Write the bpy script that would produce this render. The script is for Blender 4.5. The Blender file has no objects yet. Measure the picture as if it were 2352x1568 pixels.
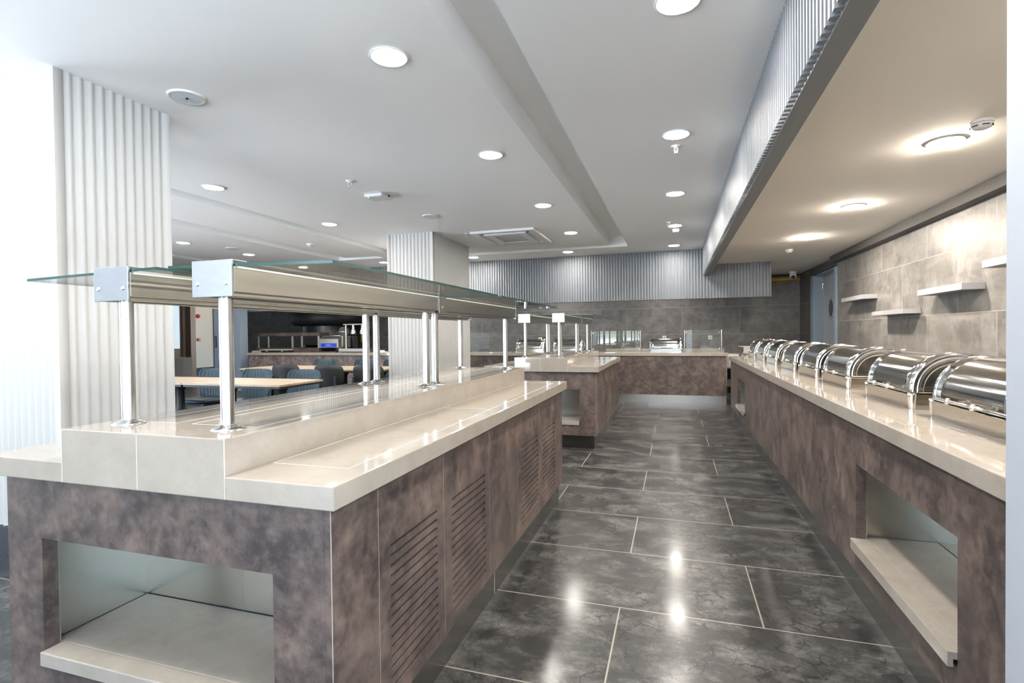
import bpy, bmesh, math, random
from mathutils import Vector, Matrix
random.seed(7)
SC = bpy.context.scene
COL = SC.collection
PI = math.pi

# ------------------------------------------------------------------ materials
def new_mat(name):
    m = bpy.data.materials.new(name); m.use_nodes = True
    nt = m.node_tree
    return m, nt, nt.nodes['Principled BSDF']

def N(nt, t, **kw):
    n = nt.nodes.new(t)
    for k, v in kw.items():
        if k in n.inputs: n.inputs[k].default_value = v
        else: setattr(n, k, v)
    return n

def simple(name, col, rough=.5, metal=0., spec=None, coat=0.):
    m, nt, b = new_mat(name)
    b.inputs['Base Color'].default_value = (*col, 1)
    b.inputs['Roughness'].default_value = rough
    b.inputs['Metallic'].default_value = metal
    if spec is not None: b.inputs['Specular IOR Level'].default_value = spec
    if coat: b.inputs['Coat Weight'].default_value = coat
    return m

def emit(name, col, s):
    m, nt, b = new_mat(name)
    b.inputs['Base Color'].default_value = (1, 1, 1, 1)
    b.inputs['Emission Color'].default_value = (*col, 1)
    b.inputs['Emission Strength'].default_value = s
    return m

def pos(nt, scale=(1, 1, 1), loc=(0, 0, 0), swiz=None):
    g = N(nt, 'ShaderNodeNewGeometry')
    out = g.outputs['Position']
    if swiz:
        s = N(nt, 'ShaderNodeSeparateXYZ'); nt.links.new(out, s.inputs[0])
        c = N(nt, 'ShaderNodeCombineXYZ')
        for i, a in enumerate(swiz):
            if a: nt.links.new(s.outputs[a], c.inputs[i])
        out = c.outputs[0]
    mp = N(nt, 'ShaderNodeMapping')
    mp.inputs['Scale'].default_value = scale; mp.inputs['Location'].default_value = loc
    nt.links.new(out, mp.inputs['Vector'])
    return mp.outputs[0]

def noise(nt, v, scale, detail=4, rough=.55, dist=0.):
    n = N(nt, 'ShaderNodeTexNoise', Scale=scale, Detail=detail, Roughness=rough, Distortion=dist)
    nt.links.new(v, n.inputs['Vector']); return n.outputs['Fac']

def ramp(nt, f, stops):
    r = N(nt, 'ShaderNodeValToRGB'); e = r.color_ramp.elements
    while len(e) < len(stops): e.new(.5)
    for i, (p, c) in enumerate(stops):
        e[i].position = p; e[i].color = (*c, 1) if len(c) == 3 else c
    nt.links.new(f, r.inputs[0]); return r.outputs[0]

def mix(nt, f, a, b, mode='MIX'):
    n = N(nt, 'ShaderNodeMix', data_type='RGBA', blend_type=mode)
    for s, i in ((f, 0), (a, 6), (b, 7)):
        if isinstance(s, (int, float)): n.inputs[i].default_value = s
        elif isinstance(s, tuple): n.inputs[i].default_value = (*s, 1)
        else: nt.links.new(s, n.inputs[i])
    return n.outputs[2]

def maths(nt, op, a, b=None, c=None):
    n = N(nt, 'ShaderNodeMath', operation=op)
    for i, s in enumerate((a, b, c)):
        if s is None: continue
        if isinstance(s, (int, float)): n.inputs[i].default_value = s
        else: nt.links.new(s, n.inputs[i])
    return n.outputs[0]

def bump(nt, b, h, strength=.1, dist=.01):
    n = N(nt, 'ShaderNodeBump', Strength=strength, Distance=dist)
    nt.links.new(h, n.inputs['Height']); nt.links.new(n.outputs[0], b.inputs['Normal'])

def grey(v): return (v, v, v)

MAT = {}
MAT['ceil'] = simple('ceiling_paint', (.90, .90, .90), .9)
MAT['ceil_warm'] = simple('ceiling_paint_warmlit', (.95, .905, .84), .9)  # white paint with the warm lamp bounce put into its colour
MAT['white_flute'] = simple('fluted_offwhite', (.48, .48, .47), .55)
MAT['grey_flute'] = simple('fluted_grey', (.155, .17, .19), .5)
MAT['grey_paint'] = simple('grey_paint', (.20, .20, .20), .6)
MAT['trim_grey'] = simple('trim_grey', (.065, .061, .058), .6)
MAT['pillar'] = simple('pillar_white', (.30, .325, .365), .5)
MAT['frame_blue'] = simple('frame_bluegrey', (.25, .31, .38), .4)
MAT['leaf_blue'] = simple('door_bluegrey', (.36, .39, .41), .4)
MAT['plastic'] = simple('white_plastic', (.72, .72, .72), .35)
MAT['shelf'] = simple('shelf_grey', (.33, .33, .345), .5)
MAT['black'] = simple('black_matte', (.012, .012, .013), .5)
MAT['black_gloss'] = simple('black_gloss', (.008, .009, .012), .22)
MAT['dark'] = simple('dark_gap', (.02, .02, .02), .7)
MAT['yellow'] = simple('yellow_pipe', (.72, .45, .01), .35)
MAT['red'] = simple('alarm_red', (.45, .03, .02), .4)
MAT['blue'] = simple('panel_blue', (.02, .06, .55), .4)
MAT['cream'] = simple('cream_wall', (.60, .51, .38), .8)
MAT['brown'] = simple('brown_frame', (.13, .06, .02), .5)
MAT['tan'] = simple('tan_frame', (.5, .3, .16), .5)
MAT['pale_blue'] = emit('daylit_window', (.66, .82, .92), .24)
MAT['cab_grey'] = simple('cabinet_grey', (.42, .42, .41), .5)
MAT['teal'] = simple('teal_leather', (.020, .042, .058), .42)
MAT['skirting'] = simple('dark_skirting', (.025, .026, .034), .45)
MAT['seam'] = simple('seam_line', (.55, .535, .50), .3)
MAT['seam_dark'] = simple('panel_edge', (.34, .30, .27), .4)
MAT['green_led'] = emit('green_led', (.2, 1, .3), 3)
MAT['cassette'] = simple('cassette_grille', (.42, .40, .36), .6)
MAT['speaker'] = simple('speaker_mesh', (.62, .68, .74), .6)
MAT['stain'] = simple('floor_stain', (.016, .012, .010), .55)
MAT['off_white'] = simple('off_white', (.7, .68, .62), .4)
MAT['lamp'] = emit('lamp_diffuser', (1., .94, .86), 118.)
MAT['lamp_warm'] = emit('lamp_diffuser_warm', (1., .90, .77), 250.)
MAT['brass'] = simple('copper_glass_bulb', (.35, .12, .08), .3)

def steel(name, base=(.72, .71, .69), rough=.27, axis=(40, .5, 40), b_=.004):
    m, nt, b = new_mat(name)
    v = pos(nt, axis)
    n = noise(nt, v, 9, 3)
    b.inputs['Metallic'].default_value = 1
    b.inputs['Base Color'].default_value = (*base, 1)
    r = maths(nt, 'MULTIPLY_ADD', n, .05, rough - .025)
    nt.links.new(r, b.inputs['Roughness'])
    nt.links.new(mix(nt, n, tuple(x * .93 for x in base), tuple(min(1, x * 1.05) for x in base)), b.inputs['Base Color'])
    return m
MAT['steel'] = steel('brushed_steel', (.55, .535, .50), .24, (60, .8, 60))
MAT['steel_plate'] = steel('end_plate_steel', (.36, .37, .39), .34, (3, 3, 9))
MAT['steel_v'] = steel('brushed_steel_posts', (.68, .68, .67), .2, (60, 60, 1))
MAT['plinth'] = steel('plinth_steel', (.15, .15, .147), .2)
MAT['plinth_bright'] = steel('plinth_steel_bright', (.62, .62, .61), .26)
MAT['liner'] = steel('niche_steel', (.56, .55, .50), .24)
MAT['chrome'] = simple('chrome', (.78, .77, .75), .07, 1.)
MAT['chrome_soft'] = simple('polished_steel', (.47, .465, .45), .10, 1.)
MAT['chrome_base'] = simple('polished_steel_band', (.60, .57, .52), .10, 1.)

# polished beige quartz
def quartz():
    m, nt, b = new_mat('beige_quartz')
    v = pos(nt)
    a = noise(nt, v, 7, 8, .65, .4)
    f = noise(nt, v, 190, 3, .6)
    c = ramp(nt, a, [(.3, (0.278, 0.246, 0.212)), (.52, (0.315, 0.283, 0.247)), (.75, (0.348, 0.317, 0.282))])
    c = mix(nt, ramp(nt, f, [(.4, grey(0)), (.75, grey(.35))]), c, (0.308, 0.273, 0.233))
    vein = noise(nt, v, 5, 10, .8, 1.6)
    vm = ramp(nt, vein, [(.0, grey(0)), (.485, grey(0)), (.5, grey(.35)), (.515, grey(0))])
    c = mix(nt, vm, c, (0.246, 0.208, 0.169))
    nt.links.new(c, b.inputs['Base Color'])
    b.inputs['Roughness'].default_value = .06
    b.inputs['Specular IOR Level'].default_value = .6
    return m
MAT['quartz'] = quartz()

# brown stone-look laminate
def laminate(name, tint=(1, 1, 1)):
    m, nt, b = new_mat(name)
    v = pos(nt)
    a = noise(nt, v, 5.5, 8, .64, .35)
    d = noise(nt, v, 30, 6, .72)
    e = noise(nt, pos(nt, (1, 1, .8), (3, 1, 7)), 8, 6, .66, .5)
    t = lambda c: tuple(x * y for x, y in zip(c, tint))
    c = ramp(nt, a, [(.30, t((0.035, 0.026, 0.025))), (.44, t((0.073, 0.054, 0.049))), (.56, t((0.119, 0.087, 0.074))), (.70, t((0.186, 0.139, 0.117)))])
    c = mix(nt, ramp(nt, e, [(.36, grey(.85)), (.56, grey(0))]), c, t((0.034, 0.026, 0.026)))
    c = mix(nt, ramp(nt, d, [(.46, grey(0)), (.72, grey(.45))]), c, t((0.191, 0.152, 0.136)))
    c = mix(nt, ramp(nt, d, [(.28, grey(.5)), (.46, grey(0))]), c, t((0.029, 0.024, 0.023)))
    nt.links.new(c, b.inputs['Base Color'])
    nt.links.new(maths(nt, 'MULTIPLY_ADD', d, .25, .28), b.inputs['Roughness'])
    bump(nt, b, d, .06, .004)
    return m
MAT['lam'] = laminate('brown_stone_laminate')
MAT['lam_daylit'] = laminate('daylit_stone_laminate', (1.9, 2.05, 2.25))  # same laminate with daylight put into the colour, for the far-left panels
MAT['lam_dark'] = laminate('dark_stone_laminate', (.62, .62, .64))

# tiled walls and floor
def tile_wall(name, swiz, loc, bw, rh, stops, grout, nscale, sc=(1, 1, 1), rough=.45, mort=.004, streak=None, varia=.25):
    m, nt, b = new_mat(name)
    v = pos(nt, (1, 1, 1), loc, swiz)
    br = N(nt, 'ShaderNodeTexBrick', Scale=1., offset=.5, offset_frequency=2, squash=1.)
    br.inputs['Mortar Size'].default_value = mort; br.inputs['Mortar Smooth'].default_value = .1
    br.inputs['Brick Width'].default_value = bw; br.inputs['Row Height'].default_value = rh
    br.inputs['Color1'].default_value = (0, 0, 0, 1); br.inputs['Color2'].default_value = (1, 1, 1, 1)
    br.inputs['Bias'].default_value = 0
    nt.links.new(v, br.inputs['Vector'])
    p = pos(nt, sc)
    # shift the pattern per tile so that tiles do not run on into each other
    sh = N(nt, 'ShaderNodeVectorMath', operation='MULTIPLY_ADD')
    nt.links.new(br.outputs['Color'], sh.inputs[0]); sh.inputs[1].default_value = (7, 5, 3)
    nt.links.new(p, sh.inputs[2])
    a = noise(nt, sh.outputs[0], nscale, 8, .66, .4)
    c = ramp(nt, a, stops)
    hsv = N(nt, 'ShaderNodeSeparateColor'); nt.links.new(br.outputs['Color'], hsv.inputs[0])
    c = mix(nt, maths(nt, 'MULTIPLY', hsv.outputs[0], varia), c, tuple(x * .6 for x in stops[-1][1]))
    if streak:
        ps = N(nt, 'ShaderNodeVectorMath', operation='MULTIPLY'); nt.links.new(sh.outputs[0], ps.inputs[0]); ps.inputs[1].default_value = streak[0]
        s = noise(nt, ps.outputs[0], streak[1], 6, .7, .6)
        c = mix(nt, ramp(nt, s, [(.45, grey(0)), (.7, grey(streak[2]))]), c, streak[3])
    c = mix(nt, br.outputs['Fac'], c, grout)
    nt.links.new(c, b.inputs['Base Color'])
    nt.links.new(maths(nt, 'MULTIPLY_ADD', a, .25, rough - .1), b.inputs['Roughness'])
    hh = maths(nt, 'MULTIPLY_ADD', br.outputs['Fac'], -1., a)
    bump(nt, b, hh, .05, .004)
    return m
MAT['tile_back'] = tile_wall('dark_grey_tile', 'XZ', (-.158 - .6, -1.205, 0), 1.2, .6,
    [(.3, (0.081, 0.077, 0.077)), (.5, (0.142, 0.136, 0.134)), (.7, (0.218, 0.209, 0.202))], (0.285, 0.271, 0.261), 5,
    streak=((6, 6, 6), 6, .3, (0.209, 0.199, 0.190)))
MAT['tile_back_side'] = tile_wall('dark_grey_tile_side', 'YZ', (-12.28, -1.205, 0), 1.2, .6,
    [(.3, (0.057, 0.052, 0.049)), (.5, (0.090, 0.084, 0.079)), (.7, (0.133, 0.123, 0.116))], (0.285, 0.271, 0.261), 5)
MAT['tile_right'] = tile_wall('pale_stone_tile', 'YZ', (-5.88 - .6175, -1.397, 0), 1.235, .6,
    [(.28, (0.095, 0.088, 0.085)), (.40, (0.146, 0.135, 0.128)), (.54, (0.208, 0.191, 0.176)), (.70, (0.281, 0.264, 0.250))], (0.372, 0.358, 0.342), 2.6, (.8, .8, 2.2), .4,
    streak=((1, 3, .6), 2.6, .6, (0.337, 0.330, 0.330)))

def floor_mat():
    m, nt, b = new_mat('dark_stone_floor')
    v = pos(nt, (1, 1, 1), (-.9495, -2.378, 0))
    br = N(nt, 'ShaderNodeTexBrick', Scale=1., offset=.5, offset_frequency=2, squash=1.)
    br.inputs['Mortar Size'].default_value = .0035; br.inputs['Mortar Smooth'].default_value = .1
    br.inputs['Brick Width'].default_value = 1.195; br.inputs['Row Height'].default_value = .6085
    br.inputs['Color1'].default_value = (0, 0, 0, 1); br.inputs['Color2'].default_value = (1, 1, 1, 1)
    nt.links.new(v, br.inputs['Vector'])
    p = pos(nt)
    sh = N(nt, 'ShaderNodeVectorMath', operation='MULTIPLY_ADD')
    nt.links.new(br.outputs['Color'], sh.inputs[0]); sh.inputs[1].default_value = (9, 4, 3); nt.links.new(p, sh.inputs[2])
    P = sh.outputs[0]
    a = noise(nt, P, 3.2, 8, .62, .5)
    c = ramp(nt, a, [(.28, (0.011, 0.011, 0.011)), (.5, (0.020, 0.020, 0.020)), (.7, (0.034, 0.033, 0.032))])
    # black veins: warped voronoi edges, shown only in patches
    w = N(nt, 'ShaderNodeTexNoise', Scale=5., Detail=5., Roughness=.6)
    nt.links.new(P, w.inputs['Vector'])
    wv = N(nt, 'ShaderNodeVectorMath', operation='MULTIPLY_ADD')
    nt.links.new(w.outputs['Color'], wv.inputs[0]); wv.inputs[1].default_value = (0.196, 0.196, 0.196); nt.links.new(P, wv.inputs[2])
    vo = N(nt, 'ShaderNodeTexVoronoi', feature='DISTANCE_TO_EDGE', Scale=10.5)
    nt.links.new(wv.outputs[0], vo.inputs['Vector'])
    patch = noise(nt, P, 2.1, 3, .5)
    pm = ramp(nt, patch, [(.40, grey(0)), (.58, grey(1))])
    brk = ramp(nt, noise(nt, P, 16, 3, .6), [(.42, grey(0)), (.6, grey(1))])
    wid = maths(nt, 'MULTIPLY', maths(nt, 'MULTIPLY', pm, brk), .075)
    vein = maths(nt, 'LESS_THAN', vo.outputs['Distance'], wid)
    blot = ramp(nt, noise(nt, P, 9, 7, .72, .6), [(.575, grey(0)), (.60, grey(1))])
    vein = maths(nt, 'MAXIMUM', vein, maths(nt, 'MULTIPLY', blot, pm))
    c = mix(nt, maths(nt, 'MULTIPLY', vein, .92), c, (0.008, 0.008, 0.008))
    # dusty footprints and scuffs, a little more towards the far end of the aisle
    dn = noise(nt, pos(nt, (1, 1.5, 1)), 3.6, 10, .80, .25)
    fine = noise(nt, p, 38, 4, .7)
    dm = ramp(nt, dn, [(.47, grey(0)), (.72, grey(.85))])
    dm = mix(nt, 1., dm, ramp(nt, fine, [(.3, grey(.35)), (.65, grey(1))]), 'MULTIPLY')
    dm = mix(nt, 1., dm, mix(nt, vein, (1, 1, 1), (.25, .25, .25)), 'MULTIPLY')
    c = mix(nt, dm, c, (0.202, 0.199, 0.193))
    speck = noise(nt, p, 60, 2, .5)
    c = mix(nt, ramp(nt, speck, [(.72, grey(0)), (.78, grey(.5))]), c, (0.245, 0.245, 0.245))
    c = mix(nt, br.outputs['Fac'], c, (0.245, 0.226, 0.196))
    nt.links.new(c, b.inputs['Base Color'])
    r = maths(nt, 'MULTIPLY_ADD', dn, .5, .16)
    b.inputs['Coat Weight'].default_value = .28
    nt.links.new(maths(nt, 'MULTIPLY_ADD', dn, .30, .0), b.inputs['Coat Roughness'])
    b.inputs['Specular IOR Level'].default_value = .22
    r = maths(nt, 'MULTIPLY_ADD', br.outputs['Fac'], .4, r)
    nt.links.new(r, b.inputs['Roughness'])
    bump(nt, b, maths(nt, 'MULTIPLY_ADD', br.outputs['Fac'], -1.2, a), .06, .004)
    return m
MAT['floor'] = floor_mat()

def wood():
    m, nt, b = new_mat('pale_oak_top')
    v = pos(nt, (1.2, 14, 1))
    n = noise(nt, v, 3, 5, .6, .3)
    nt.links.new(ramp(nt, n, [(.35, (0.300, 0.225, 0.150)), (.65, (0.420, 0.338, 0.247))]), b.inputs['Base Color'])
    b.inputs['Roughness'].default_value = .38
    return m
MAT['wood'] = wood()

def glass(name, tint, base=.075, gain=.9):
    m, nt, b = new_mat(name)
    nt.nodes.remove(b)
    out = nt.nodes['Material Output']
    lw = N(nt, 'ShaderNodeLayerWeight', Blend=.5)
    f = maths(nt, 'POWER', lw.outputs['Facing'], 5.)
    f = maths(nt, 'MULTIPLY_ADD', f, gain, base)
    t = N(nt, 'ShaderNodeBsdfTransparent'); t.inputs[0].default_value = (*tint, 1)
    g = N(nt, 'ShaderNodeBsdfGlossy', Roughness=.01)
    ms = N(nt, 'ShaderNodeMixShader')
    nt.links.new(f, ms.inputs[0]); nt.links.new(t.outputs[0], ms.inputs[1]); nt.links.new(g.outputs[0], ms.inputs[2])
    nt.links.new(ms.outputs[0], out.inputs[0])
    return m
MAT['glass'] = glass('clear_glass', (.955, .975, .965))
MAT['glass_win'] = glass('window_glass', (.97, .985, .98), .04)
MAT['glass_edge'] = simple('glass_edge_green', (.015, .055, .048), .12, 0, .8)

# ------------------------------------------------------------------ mesh builder
class B:
    def __init__(s):
        s.v = []; s.f = []; s.m = []; s.sm = []
    def add(s, vs, fs, m=0, smooth=False):
        o = len(s.v); s.v += [Vector(p) for p in vs]
        for f in fs:
            s.f.append([o + i for i in f]); s.m.append(m); s.sm.append(smooth)
        return s
    def box(s, x0, x1, y0, y1, z0, z1, m=0):
        x0, x1 = min(x0, x1), max(x0, x1); y0, y1 = min(y0, y1), max(y0, y1); z0, z1 = min(z0, z1), max(z0, z1)
        return s.add([(x0, y0, z0), (x1, y0, z0), (x1, y1, z0), (x0, y1, z0), (x0, y0, z1), (x1, y0, z1), (x1, y1, z1), (x0, y1, z1)],
              [(0, 3, 2, 1), (4, 5, 6, 7), (0, 1, 5, 4), (1, 2, 6, 5), (2, 3, 7, 6), (3, 0, 4, 7)], m)
    def quad(s, a, b, c, d, m=0):
        return s.add([a, b, c, d], [(0, 1, 2, 3)], m)
    def obox(s, c, ax, ay, az, m=0):
        """box about c with half-axis vectors"""
        c, ax, ay, az = map(Vector, (c, ax, ay, az))
        vs = [c + i * ax + j * ay + k * az for k in (-1, 1) for i, j in ((-1, -1), (1, -1), (1, 1), (-1, 1))]
        return s.add(vs, [(0, 3, 2, 1), (4, 5, 6, 7), (0, 1, 5, 4), (1, 2, 6, 5), (2, 3, 7, 6), (3, 0, 4, 7)], m)
    def tube(s, path, r, n=12, m=0, caps=True):
        path = [Vector(p) for p in path]
        rs = r if isinstance(r, (list, tuple)) else [r] * len(path)
        rings = []; up = None
        for i, p in enumerate(path):
            t = (path[min(i + 1, len(path) - 1)] - path[max(i - 1, 0)]).normalized()
            if up is None:
                up = Vector((0, 0, 1)) if abs(t.z) < .9 else Vector((1, 0, 0))
            a = t.cross(up).normalized(); up = a.cross(t).normalized()
            rings.append([p + rs[i] * (math.cos(2 * PI * k / n) * a + math.sin(2 * PI * k / n) * up) for k in range(n)])
        vs = [q for ring in rings for q in ring]
        fs = [(i * n + k, i * n + (k + 1) % n, (i + 1) * n + (k + 1) % n, (i + 1) * n + k) for i in range(len(path) - 1) for k in range(n)]
        s.add(vs, fs, m, True)
        if caps:
            s.add(rings[0], [tuple(range(n - 1, -1, -1))], m); s.add(rings[-1], [tuple(range(n))], m)
        return s
    def lathe(s, c, prof, n=24, m=0, axis='z', smooth=True):
        """profile of (radius, height) from c along +axis"""
        c = Vector(c)
        def pt(r, h, k):
            a = 2 * PI * k / n
            q = (r * math.cos(a), r * math.sin(a), h)
            if axis == 'x': q = (h, r * math.cos(a), r * math.sin(a))
            if axis == 'y': q = (r * math.sin(a), h, r * math.cos(a))
            return c + Vector(q)
        vs = [pt(r, h, k) for r, h in prof for k in range(n)]
        fs = [(i * n + k, i * n + (k + 1) % n, (i + 1) * n + (k + 1) % n, (i + 1) * n + k) for i in range(len(prof) - 1) for k in range(n)]
        s.add(vs, fs, m, smooth)
        for i, rev in ((0, True), (len(prof) - 1, False)):
            if prof[i][0] > 1e-6:
                ring = [pt(*prof[i], k) for k in range(n)]
                s.add(ring, [tuple(range(n - 1, -1, -1)) if rev else tuple(range(n))], m)
        return s
    def cyl(s, c, r, h, n=20, m=0, axis='z'):
        return s.lathe(c, [(r, 0), (r, h)], n, m, axis)
    def build(s, name, mats, parent=None, bevel=0., seg=2, kind=None):
        if not isinstance(mats, (list, tuple)): mats = [mats]
        me = bpy.data.meshes.new(name)
        off = Vector((0, 0, 0)); p = parent
        while p is not None:
            off += p.location; p = p.parent
        me.from_pydata([v - off for v in s.v], [], s.f)
        for mt in mats: me.materials.append(MAT[mt] if isinstance(mt, str) else mt)
        me.polygons.foreach_set('material_index', s.m)
        me.polygons.foreach_set('use_smooth', s.sm)
        me.update()
        o = bpy.data.objects.new(name, me); COL.objects.link(o)
        if parent is not None: o.parent = parent
        if bevel:
            md = o.modifiers.new('edge', 'BEVEL'); md.width = bevel; md.segments = seg; md.limit_method = 'ANGLE'; md.angle_limit = math.radians(40)
        if kind: o['kind'] = kind
        return o

def thing(name, label, cat, loc, group=None, rz=0.):
    o = bpy.data.objects.new(name, None); COL.objects.link(o)
    o.empty_display_size = .1
    o.location = loc; o.rotation_euler = (0, 0, rz)
    o['label'] = label; o['category'] = cat
    if group: o['group'] = group
    return o
def tag(o, label, cat, group=None):
    o['label'] = label; o['category'] = cat
    if group: o['group'] = group
    return o
def dup(root, loc, label, rz=0.):
    r = root.copy(); COL.objects.link(r); r.location = loc; r.rotation_euler = (0, 0, rz); r['label'] = label
    for ch in list(root.children):
        c = ch.copy(); COL.objects.link(c); c.parent = r
        for g in list(ch.children):
            d = g.copy(); COL.objects.link(d); d.parent = c
    return r
def struct(b, name, mats, bevel=0., parent=None):
    o = b.build(name, mats, parent, bevel)
    if parent is None: o['kind'] = 'structure'
    return o
def text_mesh(body, size, depth, name, mat, parent, loc, rot, align='CENTER'):
    cu = bpy.data.curves.new(name, 'FONT'); cu.body = body; cu.size = size; cu.extrude = depth; cu.align_x = align; cu.align_y = 'CENTER'
    tmp = bpy.data.objects.new(name + '_curve', cu); COL.objects.link(tmp)
    dg = bpy.context.evaluated_depsgraph_get()
    me = bpy.data.meshes.new_from_object(tmp.evaluated_get(dg))
    bpy.data.objects.remove(tmp)
    me.transform(Matrix.Translation(Vector(loc)) @ rot)
    off = Vector((0, 0, 0)); p = parent
    while p is not None: off += p.location; p = p.parent
    me.transform(Matrix.Translation(-off))
    me.materials.clear(); me.materials.append(MAT[mat])
    o = bpy.data.objects.new(name, me); COL.objects.link(o); o.parent = parent
    return o

# ------------------------------------------------------------------ camera (position and lens solved from the photograph's vanishing points)
def make_camera():
    yaw, pitch, roll, f = .3040765, .01443851, -.01115516, 1190.158
    cy, sy = math.cos(yaw), math.sin(yaw)
    A = Matrix(((1, 0, 0), (0, 0, -1), (0, 1, 0)))
    Rz = Matrix(((cy, sy, 0), (-sy, cy, 0), (0, 0, 1)))
    cp, sp = math.cos(pitch), math.sin(pitch)
    P = Matrix(((1, 0, 0), (0, cp, -sp), (0, sp, cp)))
    cr, sr = math.cos(roll), math.sin(roll)
    Q = Matrix(((cr, -sr, 0), (sr, cr, 0), (0, 0, 1)))
    M = Q @ P @ A @ Rz                       # world -> (right, down, forward)
    Wm = M.transposed() @ Matrix(((1, 0, 0), (0, -1, 0), (0, 0, -1)))
    cam = bpy.data.cameras.new('camera'); o = bpy.data.objects.new('camera', cam); COL.objects.link(o)
    o.matrix_world = Matrix.Translation((0, 0, 1.25)) @ Wm.to_4x4()
    cam.sensor_fit = 'HORIZONTAL'; cam.sensor_width = 36; cam.lens = 36 * f / 2352
    cam.clip_start = .02; cam.clip_end = 200
    SC.camera = o
make_camera()

# ------------------------------------------------------------------ room shell
ZC, ZS, ZW = 2.734, 2.914, 2.45           # main ceiling, slot top, lower ceiling over the right aisle
XW, YB = 2.53, 12.28                      # right wall, back wall
YN, LX_ = -5.0, -9.3                      # window walls behind the camera and an added one at the left
struct(B().box(LX_ - .2, 3.0, YN - .2, 6.8, -.12, 0).box(-18.2, 3.0, 6.8, 18, -.12, 0), 'floor', 'floor')

# ceiling with recessed slots
slots = [(-1.06, -.755, YN, 9.1), (-4.98, -.755, 8.82, 9.1), (-4.98, -4.75, YN, 9.1), (-6.3, -5.97, YN, 8.75), (-6.3, -5.3, 8.5, 8.75), (-8.7, -8.45, YN, 8.75)]
def ceiling():
    b = B()
    xs = sorted({-18.2, LX_ - .2, .6} | {s[0] for s in slots} | {s[1] for s in slots}); ys = sorted({YN - .2, 6.8, 10.02} | {s[2] for s in slots} | {s[3] for s in slots})
    def hole(x, y): return any(s[0] < x < s[1] and s[2] < y < s[3] for s in slots)
    H = {}
    for i in range(len(xs) - 1):
        for j in range(len(ys) - 1):
            if xs[i] < LX_ - .3 and ys[j] < 6.7: continue
            H[i, j] = hole((xs[i] + xs[i + 1]) / 2, (ys[j] + ys[j + 1]) / 2)
            z = ZS if H[i, j] else ZC
            b.quad((xs[i], ys[j], z), (xs[i], ys[j + 1], z), (xs[i + 1], ys[j + 1], z), (xs[i + 1], ys[j], z))
    for (i, j), h in H.items():
        if H.get((i + 1, j), h) != h:
            x = xs[i + 1]; b.quad((x, ys[j], ZC), (x, ys[j + 1], ZC), (x, ys[j + 1], ZS), (x, ys[j], ZS))
        if H.get((i, j + 1), h) != h:
            y = ys[j + 1]; b.quad((xs[i], y, ZC), (xs[i + 1], y, ZC), (xs[i + 1], y, ZS), (xs[i], y, ZS))
    b.box(LX_ - .2, .6, YN - .2, 6.8, ZS + .002, ZS + .1).box(-18.2, .6, 6.8, 10.02, ZS + .002, ZS + .1)
    b.box(-18.2, -9.75, 10.02, 18, ZC, ZS)
    return struct(b, 'ceiling', 'ceil')
ceiling()
struct(B().box(.6, XW + .2, YN - .2, YB + .2, ZW, ZS + .1).box(-9.75, .6, 10.02, YB + .2, ZW, ZS + .1), 'ceiling', 'ceil_warm')

# walls
struct(B().box(-12.6, XW + .2, YB, YB + .2, 0, ZS), 'wall_back', 'tile_back')
DY0, DY1, DZ = 9.77, 11.10, 2.29
struct(B().box(XW, XW + .2, 1.0, DY0, 0, ZW), 'wall_right', 'tile_right')
struct(B().box(XW, XW + .2, DY1, YB, 0, ZW).box(XW, XW + .2, DY0, DY1, DZ, ZW), 'wall_right', 'tile_back_side')
struct(B().box(-18.2, -16.2, 13.9, 18, 0, ZC).box(-18.2, -9.8, 17.8, 18, 0, ZC), 'wall_left', 'cream')
struct(B().box(-16.2, -16.17, 13.92, 17.8, 0, .17), 'baseboard_left', 'skirting')
LX, LY0, LY1 = -9.3, -1.2, 3.6  # unseen left windows, added to carry daylight onto the ceiling
struct(B().box(LX - .2, LX, YN, LY0, 0, ZC).box(LX - .2, LX, LY1, 6.8, 0, ZC).box(LX - .2, LX, LY0, LY1, 0, .12).box(LX - .2, LX, LY0, LY1, 2.52, ZC).box(-18.2, LX - .2, 6.6, 6.8, 0, ZC).box(-18.2, -18, 6.8, 13.9, 0, ZC), 'wall_left', 'ceil')
for i in range(6):
    a = LY0 + i * (LY1 - LY0) / 6; c = LY0 + (i + 1) * (LY1 - LY0) / 6
    wf = struct(B().box(LX - .14, LX - .04, a, a + .06, .12, 2.52).box(LX - .14, LX - .04, c - .06, c, .12, 2.52).box(LX - .14, LX - .04, a + .06, c - .06, .12, .18).box(LX - .14, LX - .04, a + .06, c - .06, 2.46, 2.52), 'window_%d' % (i + 30), 'frame_blue')
    B().box(LX - .095, LX - .085, a + .06, c - .06, .18, 2.46).build('pane', 'glass_win', wf)
# the white pillar at the right edge of the photograph
struct(B().box(.566, XW + .2, .55, 1.149, 0, ZW), 'wall_pillar_right', 'pillar')

# window wall behind the camera: solid piers, mullioned openings
WZ0, WZ1 = .12, 2.52
WINS = [(-6.2, -4.0, 2), (-3.5, -1.3, 2)]
wb = B().box(LX_ - .2, WINS[0][0], YN - .2, YN, 0, ZC).box(WINS[0][1], WINS[1][0], YN - .2, YN, 0, ZC).box(WINS[1][1], XW + .2, YN - .2, YN, 0, ZC)
for xa, xb, q in WINS: wb.box(xa, xb, YN - .2, YN, 0, WZ0).box(xa, xb, YN - .2, YN, WZ1, ZC)
struct(wb, 'wall_front', 'ceil')
RY0, RY1 = -4.6, .4  # unseen right-hand windows, added to brighten the near ceiling and aisle sides
struct(B().box(XW, XW + .2, YN, RY0, 0, ZW).box(XW, XW + .2, RY1, 1.0, 0, ZW).box(XW, XW + .2, RY0, RY1, 0, .12).box(XW, XW + .2, RY0, RY1, 2.36, ZW), 'wall_right', 'ceil')
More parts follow.
